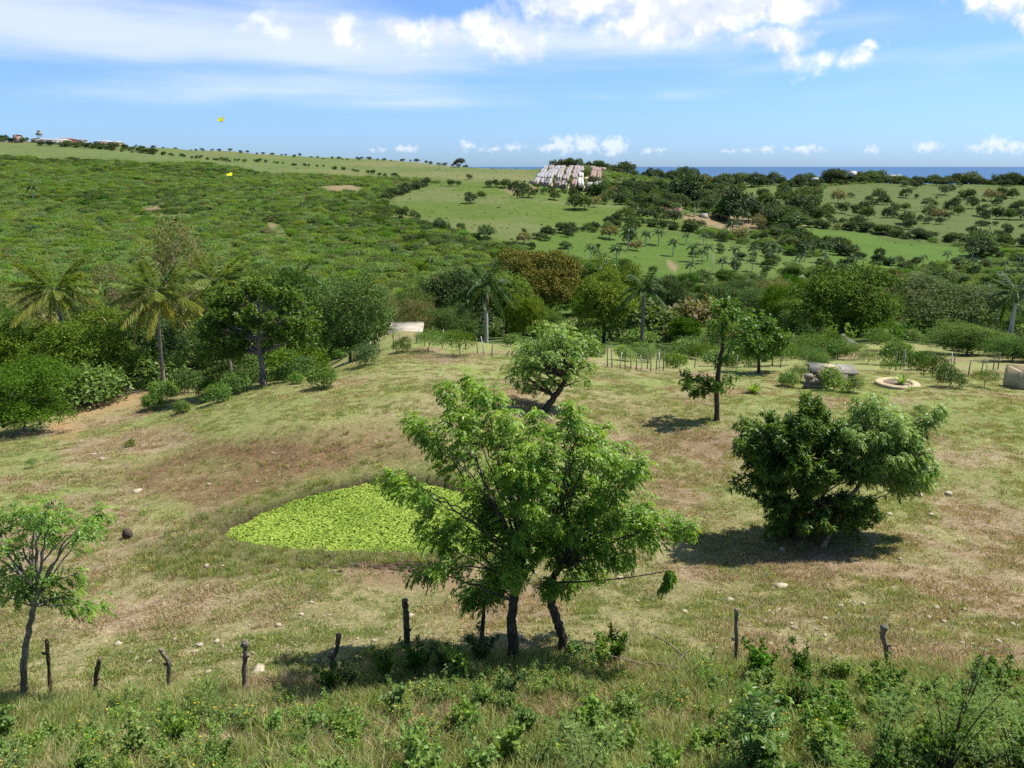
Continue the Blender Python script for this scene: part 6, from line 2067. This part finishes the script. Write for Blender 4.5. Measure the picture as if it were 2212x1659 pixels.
# saplings at the lower right, read from the photograph (foot, height)
for (dx, dy, hpx, hb, lab) in ((2040, 1690, 290, ACA[0], 'tall feathery sapling with dark stems, middle of the three at the lower right'), (2190, 1700, 270, ACA[1], 'feathery sapling at the lower right corner'), (1905, 1640, 180, ACA[2], 'feathery sapling below the curved grey post'), (1260, 1700, 190, ACA[1], 'low feathery sapling at the bottom of the view near the centre'), (1800, 1720, 140, ACA[2], 'small feathery sapling at the bottom right of centre'), (2120, 1600, 150, ACA[2], 'feathery sapling behind the middle one at the lower right')):
    p = at(dx, dy)
    hm = hpx * K / F * p[1] * 1.25
    put_herb(hb, p, hm / 2.1, lab, 'feathery saplings')
for (dx, dy, hpx, hb, lab, nm) in ((1640, 1690, 200, GLO, 'glossy dark sapling with long compound leaves right of centre', None), (915, 1680, 130, BROAD[0], 'bright broad-leaved weed at the bottom edge left of centre', None), (1000, 1590, 90, BROAD[1], 'pale broad-leaved weed below the tree shadow', None), (860, 1550, 80, BROAD[2], 'broad-leaved weed left of the tree shadow', None), (1350, 1570, 80, BROAD[1], 'broad-leaved weed right of the tree shadow', None), (380, 1620, 70, DRK[0], 'dark small shrub among the weeds at the lower left', None), (420, 1600, 60, BROAD[0], 'light weed beside the dark small shrub', None), (1300, 1440, 70, BROAD[2], 'leafy weed against the right trunk foot', None), (1235, 1435, 60, BROAD[1], 'pale weed between the two thick trunks', None), (1330, 1432, 64, DRK[1], 'dark bush right of the two thick trunks', None), (900, 1462, 80, DRK[0], 'dark shrub in the shade at the tall flat-topped post', None), (830, 1472, 64, DRK[1], 'dark shrub left of the tall flat-topped post', None), (960, 1455, 60, DRK[0], 'dark shrub between the post and the thin young tree', None), (990, 1480, 90, BROAD[2], 'light leafy weed in front of the thin young tree', None), (1040, 1440, 70, DRK[1], 'weed clump at the foot of the thin young tree', None), (715, 1500, 66, DRK[0], 'leafy shrub around the notched dark post', None), (760, 1490, 56, DRK[1], 'leafy shrub right of the notched dark post', None), (1420, 1690, 80, BROAD[0], 'broad-leaved weed at the bottom edge right of centre', None), (1850, 1690, 70, BROAD[1], 'yellow-green broad-leaved weed at the lower right', None), (170, 1700, 70, DRK[0], 'dark weed at the bottom left corner', None), (230, 1240, 1, None, '', None)):
    if hb is None:
        continue
    p = at(dx, dy)
    hm = hpx * K / F * p[1] * 1.25
    H = {id(GLO): 1.2}.get(id(hb), .75)
    put_herb(hb, p, hm / H, lab, None)
# flowering weeds in drifts
rs = np.random.default_rng(850)
for (zn, x0, x1, y0, y1, n, kinds) in (('below the bent and knobbly posts', 250, 650, 1510, 1600, 16, YEL), ('at the bottom left', 0, 500, 1580, 1700, 18, YEL + BROAD[:1]), ('below the tree shadow', 620, 1000, 1500, 1660, 16, YEL), ('right of the tree shadow', 1120, 1700, 1450, 1580, 36, YEL), ('at the bottom centre', 1000, 1600, 1580, 1700, 18, YEL + BROAD), ('below the lone straight post', 1560, 1850, 1460, 1640, 22, YEL + BROAD + DRK[:1]), ('around the feathery saplings', 1750, 2212, 1500, 1700, 26, BROAD + DRK)):
    for _ in range(n):
        p = at(x0 + (x1 - x0) * rs.random(), y0 + (y1 - y0) * rs.random())
        hb = kinds[int(rs.integers(len(kinds)))]
        w = 'yellow-flowered weed ' if hb[2] is not None else ('leafy green weed ' if hb in BROAD else 'dark leafy weed ')
        put_herb(hb, p, .55 + .5 * rs.random(), where_label(w.strip(), *p), 'weeds on the near bank')


# ================================================================== scattered stuff (nobody could count it)
def scatter(name, label, protos, pts, sc, rz, idx, tilt=None):
    pc = bpy.data.collections.new(name + '_parts')
    for i, me in enumerate(protos):
        pc.objects.link(bpy.data.objects.new(f'{name}_{i:02d}', me))
    me = bpy.data.meshes.new(name)
    n = len(pts)
    me.vertices.add(n)
    me.vertices.foreach_set('co', np.asarray(pts, np.float32).ravel())
    for nm, ty, arr in (('sc', 'FLOAT', sc), ('rz', 'FLOAT', rz), ('ix', 'INT', idx)):
        a = me.attributes.new(nm, ty, 'POINT')
        a.data.foreach_set('value', np.asarray(arr, np.int32 if ty == 'INT' else np.float32))
    o = link(bpy.data.objects.new(name, me))
    tag(o, label, None, None, 'stuff')
    g = bpy.data.node_groups.new(name, 'GeometryNodeTree')
    g.interface.new_socket('Geometry', in_out='INPUT', socket_type='NodeSocketGeometry')
    g.interface.new_socket('Geometry', in_out='OUTPUT', socket_type='NodeSocketGeometry')
    gi, go = g.nodes.new('NodeGroupInput'), g.nodes.new('NodeGroupOutput')
    ip = g.nodes.new('GeometryNodeInstanceOnPoints')
    ci = g.nodes.new('GeometryNodeCollectionInfo')
    ci.inputs[0].default_value = pc
    ci.inputs['Separate Children'].default_value = True
    ci.inputs['Reset Children'].default_value = True

    def attr(nm, ty):
        a = g.nodes.new('GeometryNodeInputNamedAttribute')
        a.data_type = ty
        a.inputs['Name'].default_value = nm
        return [s for s in a.outputs if s.enabled and s.name == 'Attribute'][0]

    cx = g.nodes.new('ShaderNodeCombineXYZ')
    er = g.nodes.new('FunctionNodeEulerToRotation')
    g.links.new(attr('rz', 'FLOAT'), cx.inputs[2])
    g.links.new(cx.outputs[0], er.inputs[0])
    g.links.new(gi.outputs[0], ip.inputs['Points'])
    g.links.new(ci.outputs[0], ip.inputs['Instance'])
    ip.inputs['Pick Instance'].default_value = True
    g.links.new(attr('ix', 'INT'), ip.inputs['Instance Index'])
    g.links.new(er.outputs[0], ip.inputs['Rotation'])
    g.links.new(attr('sc', 'FLOAT'), ip.inputs['Scale'])
    g.links.new(ip.outputs[0], go.inputs[0])
    md = o.modifiers.new('scatter', 'NODES')
    md.node_group = g
    return o


# scrub on the hillsides
rs = np.random.default_rng(900)
scr = [crown_mesh('bush', (G_SCRUB, G_SCRUB, G_SCRUB, G_FAR, G_THICK, G_PINK)[i], 910 + i, lobed(910 + i, 6, 1.7, .7, .45, .75, .5, .5), 130, 8, .27, .6, .24, .25, (.15, .9), .05) for i in range(6)]


def scatter_zone(n, umin, umax, ymin, ymax):
    # uniform over the ground area
    u = umin + (umax - umin) * rs.random(n)
    Y = np.sqrt(ymin ** 2 + (ymax ** 2 - ymin ** 2) * rs.random(n))
    x = u * Y
    return x, Y, h(x, Y)


def zone_weight(x, y, z):
    px, py = proj(x, y, z)
    w = np.ones_like(x)
    for q, v in ((MEADOW_C, .10), (MEADOW_D, .16), (MEADOW_E, .08), (MEADOW_F, .2), (PAST_R, .14), (PAST_RL, .04), (PAST_L, .03)):
        w = np.where(poly_sd(px, py, q) < 3, v, w)
    for q in BARE:
        w = np.where(poly_sd(px, py, q) < 2, .05, w)
    return w, px, py


X, Y, Z = [], [], []
x, y, z = scatter_zone(46000, -.80, .05, 110, 900)
w, px, py = zone_weight(x, y, z)
cl = fbm(x, y, 26, 3)
keep = rs.random(len(x)) < w * sstep(cl, .20, .36) * np.where(py < 330, .0, 1)
X.append(x[keep]); Y.append(y[keep]); Z.append(z[keep])
x, y, z = scatter_zone(16000, .0, .80, 100, 1000)
w, px, py = zone_weight(x, y, z)
cl = fbm(x, y, 40, 3)
keep = rs.random(len(x)) < w * (.35 + .65 * sstep(cl, .35, .55))
X.append(x[keep]); Y.append(y[keep]); Z.append(z[keep])
x, y, z = map(np.concatenate, (X, Y, Z))
n = len(x)
scale = .55 + 1.25 * rs.random(n) ** 3.0
meadow = zone_weight(x, y, z)[0] < .3
scale = np.where(meadow, .12 + .28 * rs.random(n) ** 2.5, scale)
tone = fbm(x + 300, y, 75, 3) + .30 * (rs.random(n) - .5)
ix = np.where(tone < .43, rs.choice((3, 4, 0), n), np.where(tone < .56, rs.integers(0, 3, n), rs.choice((0, 1, 2, 5), n, p=(.33, .33, .32, .02))))
scatter('hillside_scrub', 'dense low green scrub covering the far hillside and valley', scr, np.column_stack([x, y, z - .1]), scale, rs.random(n) * 6.28, ix)
print('scrub', n)


# grass
def tuft(seed, n, H, spread, mat, w=.006, lean=.5):
    rs2 = np.random.default_rng(seed)
    mb = MB()
    a = rs2.random(n) * 6.28
    r = spread * rs2.random(n) ** .6
    b = np.column_stack([np.cos(a) * r, np.sin(a) * r, np.full(n, -.01)])
    hh = H * (.5 + .7 * rs2.random(n))
    d = unit(np.column_stack([np.cos(a) * lean * rs2.random(n) + .2 * rs2.normal(size=n), np.sin(a) * lean * rs2.random(n) + .2 * rs2.normal(size=n), np.ones(n)]))
    side = unit(np.cross(d, rdir(rs2, n)))
    m = b + d * hh[:, None] * .55
    t = b + d * hh[:, None] * .9 + np.column_stack([np.cos(a), np.sin(a), -.3 * np.ones(n)]) * (hh * .28)[:, None]
    v = np.stack([b - side * w, b + side * w, m + side * w * .8, m - side * w * .8, t], 1)
    k = np.arange(n) * 5
    q = np.stack([k, k + 1, k + 2, k + 3], -1)
    t3 = np.stack([k + 3, k + 2, k + 4], -1)
    mb.add(v.reshape(-1, 3), q, t3, tint=np.repeat(rs2.random(n), 5))
    return mb.mesh('tuft', mat)


TUFT = [tuft(i, 26, .30, .10, G_GRASS, .006) for i in range(3)] + [tuft(10 + i, 24, .26, .11, G_DRY, .006, .7) for i in range(2)]
SHORT = [tuft(20 + i, 34, .085, .16, G_GRASS, .007, 1.0) for i in range(2)] + [tuft(30 + i, 34, .085, .17, G_DRY, .007, 1.1) for i in range(2)]

rs = np.random.default_rng(950)
# tall grass on the near bank
n = 58000
Y = 7.0 + 10.5 * rs.random(n) ** .9
x = (2 * rs.random(n) - 1) * (.70 * Y + 5.5)
z = h(x, Y)
px, py = proj(x, Y, z)
keep = (inside(FRONT, px, py + 40 * (fbm(x, Y, 1.2, 2) - .5), 25) > .5) & (rs.random(n) < .35 + .65 * sstep(fbm(x + 9, Y, 1.6, 3), .38, .55))
x, Y, z = x[keep], Y[keep], z[keep]
n = len(x)
ix = np.where(fbm(x, Y + 33, 2.2, 3) + .25 * (rs.random(n) - .5) > .64, 3 + rs.integers(2, size=n), rs.integers(3, size=n))
scatter('bank_grass', 'rank green grass on the bank along the near fence', TUFT, np.column_stack([x, Y, z]), .45 + .75 * rs.random(n), rs.random(n) * 6.28, ix)
print('bank', n)
# low leafy weeds that fill the bank between the plants one can tell apart
n = 3200
Y = 7.5 + 8.5 * rs.random(n)
x = (2 * rs.random(n) - 1) * (.70 * Y + 5.5)
z = h(x, Y)
px, py = proj(x, Y, z)
keep = (inside(FRONT, px, py - 45, 20) > .6) & (rs.random(n) < .15 + .85 * sstep(fbm(x + 3, Y + 70, 1.5, 3), .42, .62))
x, Y, z = x[keep], Y[keep], z[keep]
n = len(x)
kinds_ = [BROAD[0][1], BROAD[1][1], YEL[0][1], YEL[1][1], YEL[2][1], DRK[0][1]]
scatter('bank_weeds', 'low leafy weeds filling the grassy bank along the near fence', kinds_, np.column_stack([x, Y, z]), .25 + .45 * rs.random(n), rs.random(n) * 6.28, rs.choice(6, n, p=(.24, .24, .17, .16, .16, .03)))
print('weeds', n)
# short cropped grass of the pasture
n = 96000
Y = 12 + 43 * rs.random(n) ** 1.35
x = (2 * rs.random(n) - 1) * (.70 * Y + 7)
z = h(x, Y)
px, py = proj(x, Y, z)
g = .6 * fbm(x, Y, 1.6, 3) + .4 * fbm(x + 8, Y, .5, 2)
keep = (poly_sd(x, Y, PONDXY) > .25) & (rs.random(n) < .10 + .90 * sstep(g, .42, .60))
for s in SOILS + [TRACK]:
    keep &= ~((poly_sd(px, py, s) < 10) & (rs.random(n) < .85))
bk = poly_sd(px, py, BANK) < 15
keep &= ~(bk & (rs.random(n) < .86))
x, Y, z, bk = x[keep], Y[keep], z[keep], bk[keep]
n = len(x)
dry = fbm(x + 31, Y + 7, 3.1, 4) + .35 * (rs.random(n) - .5) + .12 * bk
ix = np.where(dry > .52, 2 + rs.integers(2, size=n), rs.integers(2, size=n))
scatter('pasture_grass', 'short cropped green and straw-coloured grass of the pasture', SHORT, np.column_stack([x, Y, z]), .55 + .8 * rs.random(n), rs.random(n) * 6.28, ix)
print('pasture', n)
# coarse tussocks: in bands above the pond and right of the big trees
n = 12000
Y = 16 + 26 * rs.random(n)
u = -.78 + 1.56 * rs.random(n)
x = u * Y
z = h(x, Y)
px, py = proj(x, Y, z)
reed = (inside(REED, px, py, 15) > .5)
bank = (inside(BANK, px, py, 25) > .5)
rt = (px > 1380) & (px < 1620) & (py > 940) & (py < 1100)
pr = np.where(reed, 1.0, np.where(bank, .30, np.where(rt, .10, .022)))
keep = (rs.random(n) < pr) & (poly_sd(x, Y, PONDXY) > .1)
x, Y, z, reed, bank = x[keep], Y[keep], z[keep], reed[keep], bank[keep]
n = len(x)
ix = np.where(reed & (rs.random(n) < .8), rs.integers(3, size=n), np.where(rs.random(n) < .6, 3 + rs.integers(2, size=n), rs.integers(3, size=n)))
scatter('tussocks_grass', 'coarse grass tussocks around the pond and on the bank above it', TUFT, np.column_stack([x, Y, z]), .5 + .8 * rs.random(n), rs.random(n) * 6.28, ix)
print('tussock', n)

# floating leaves that cover the pond
rs = np.random.default_rng(970)
lo, hi = PONDXY.min(0), PONDXY.max(0)
n = 46000
x = lo[0] + (hi[0] - lo[0]) * rs.random(n)
y = lo[1] + (hi[1] - lo[1]) * rs.random(n)
sd = poly_sd(x, y, PONDXY)
front = y < lo[1] + .35
keep = (sd < -.04 + .5 * (fbm(x, y, .5, 2) - .62)) & (rs.random(n) < np.where(sd > -.35, .75, 1)) & ~(front & (rs.random(n) < .75))
x, y = x[keep], y[keep]
n = len(x)
r = .022 + .030 * rs.random(n) ** 1.5
th = np.linspace(0, 2 * math.pi, 7)[:-1][None, :] + rs.random((n, 1)) * 6
tx, ty = rs.normal(size=(2, n, 1)) * .30
zz = WZ + .012 + .035 * rs.random(n)
vx = x[:, None] + r[:, None] * np.cos(th)
vy = y[:, None] + r[:, None] * np.sin(th)
vz = zz[:, None] + r[:, None] * (np.cos(th) * tx + np.sin(th) * ty) + .012
v = np.stack([vx, vy, vz], -1)
k = (np.arange(n) * 6)[:, None]
q = np.concatenate([k + np.array([[0, 1, 2, 3]]), k + np.array([[0, 3, 4, 5]])], 0)
mb = MB()
tn = np.clip(.52 + .75 * (rs.random(n) - .5) + .7 * (fbm(x, y, 1.4, 3) - .5), 0, 1)
mb.add(v.reshape(-1, 3), q, tint=np.repeat(tn, 6))
tag(mb.build('floating_leaves', G_PAD), 'mat of bright green floating leaves covering the pond', None, None, 'stuff')
print('pads', n, 'objects', len(bpy.data.objects), 'tris', sum(len(m.loops) - 2 * len(m.polygons) for m in bpy.data.meshes))
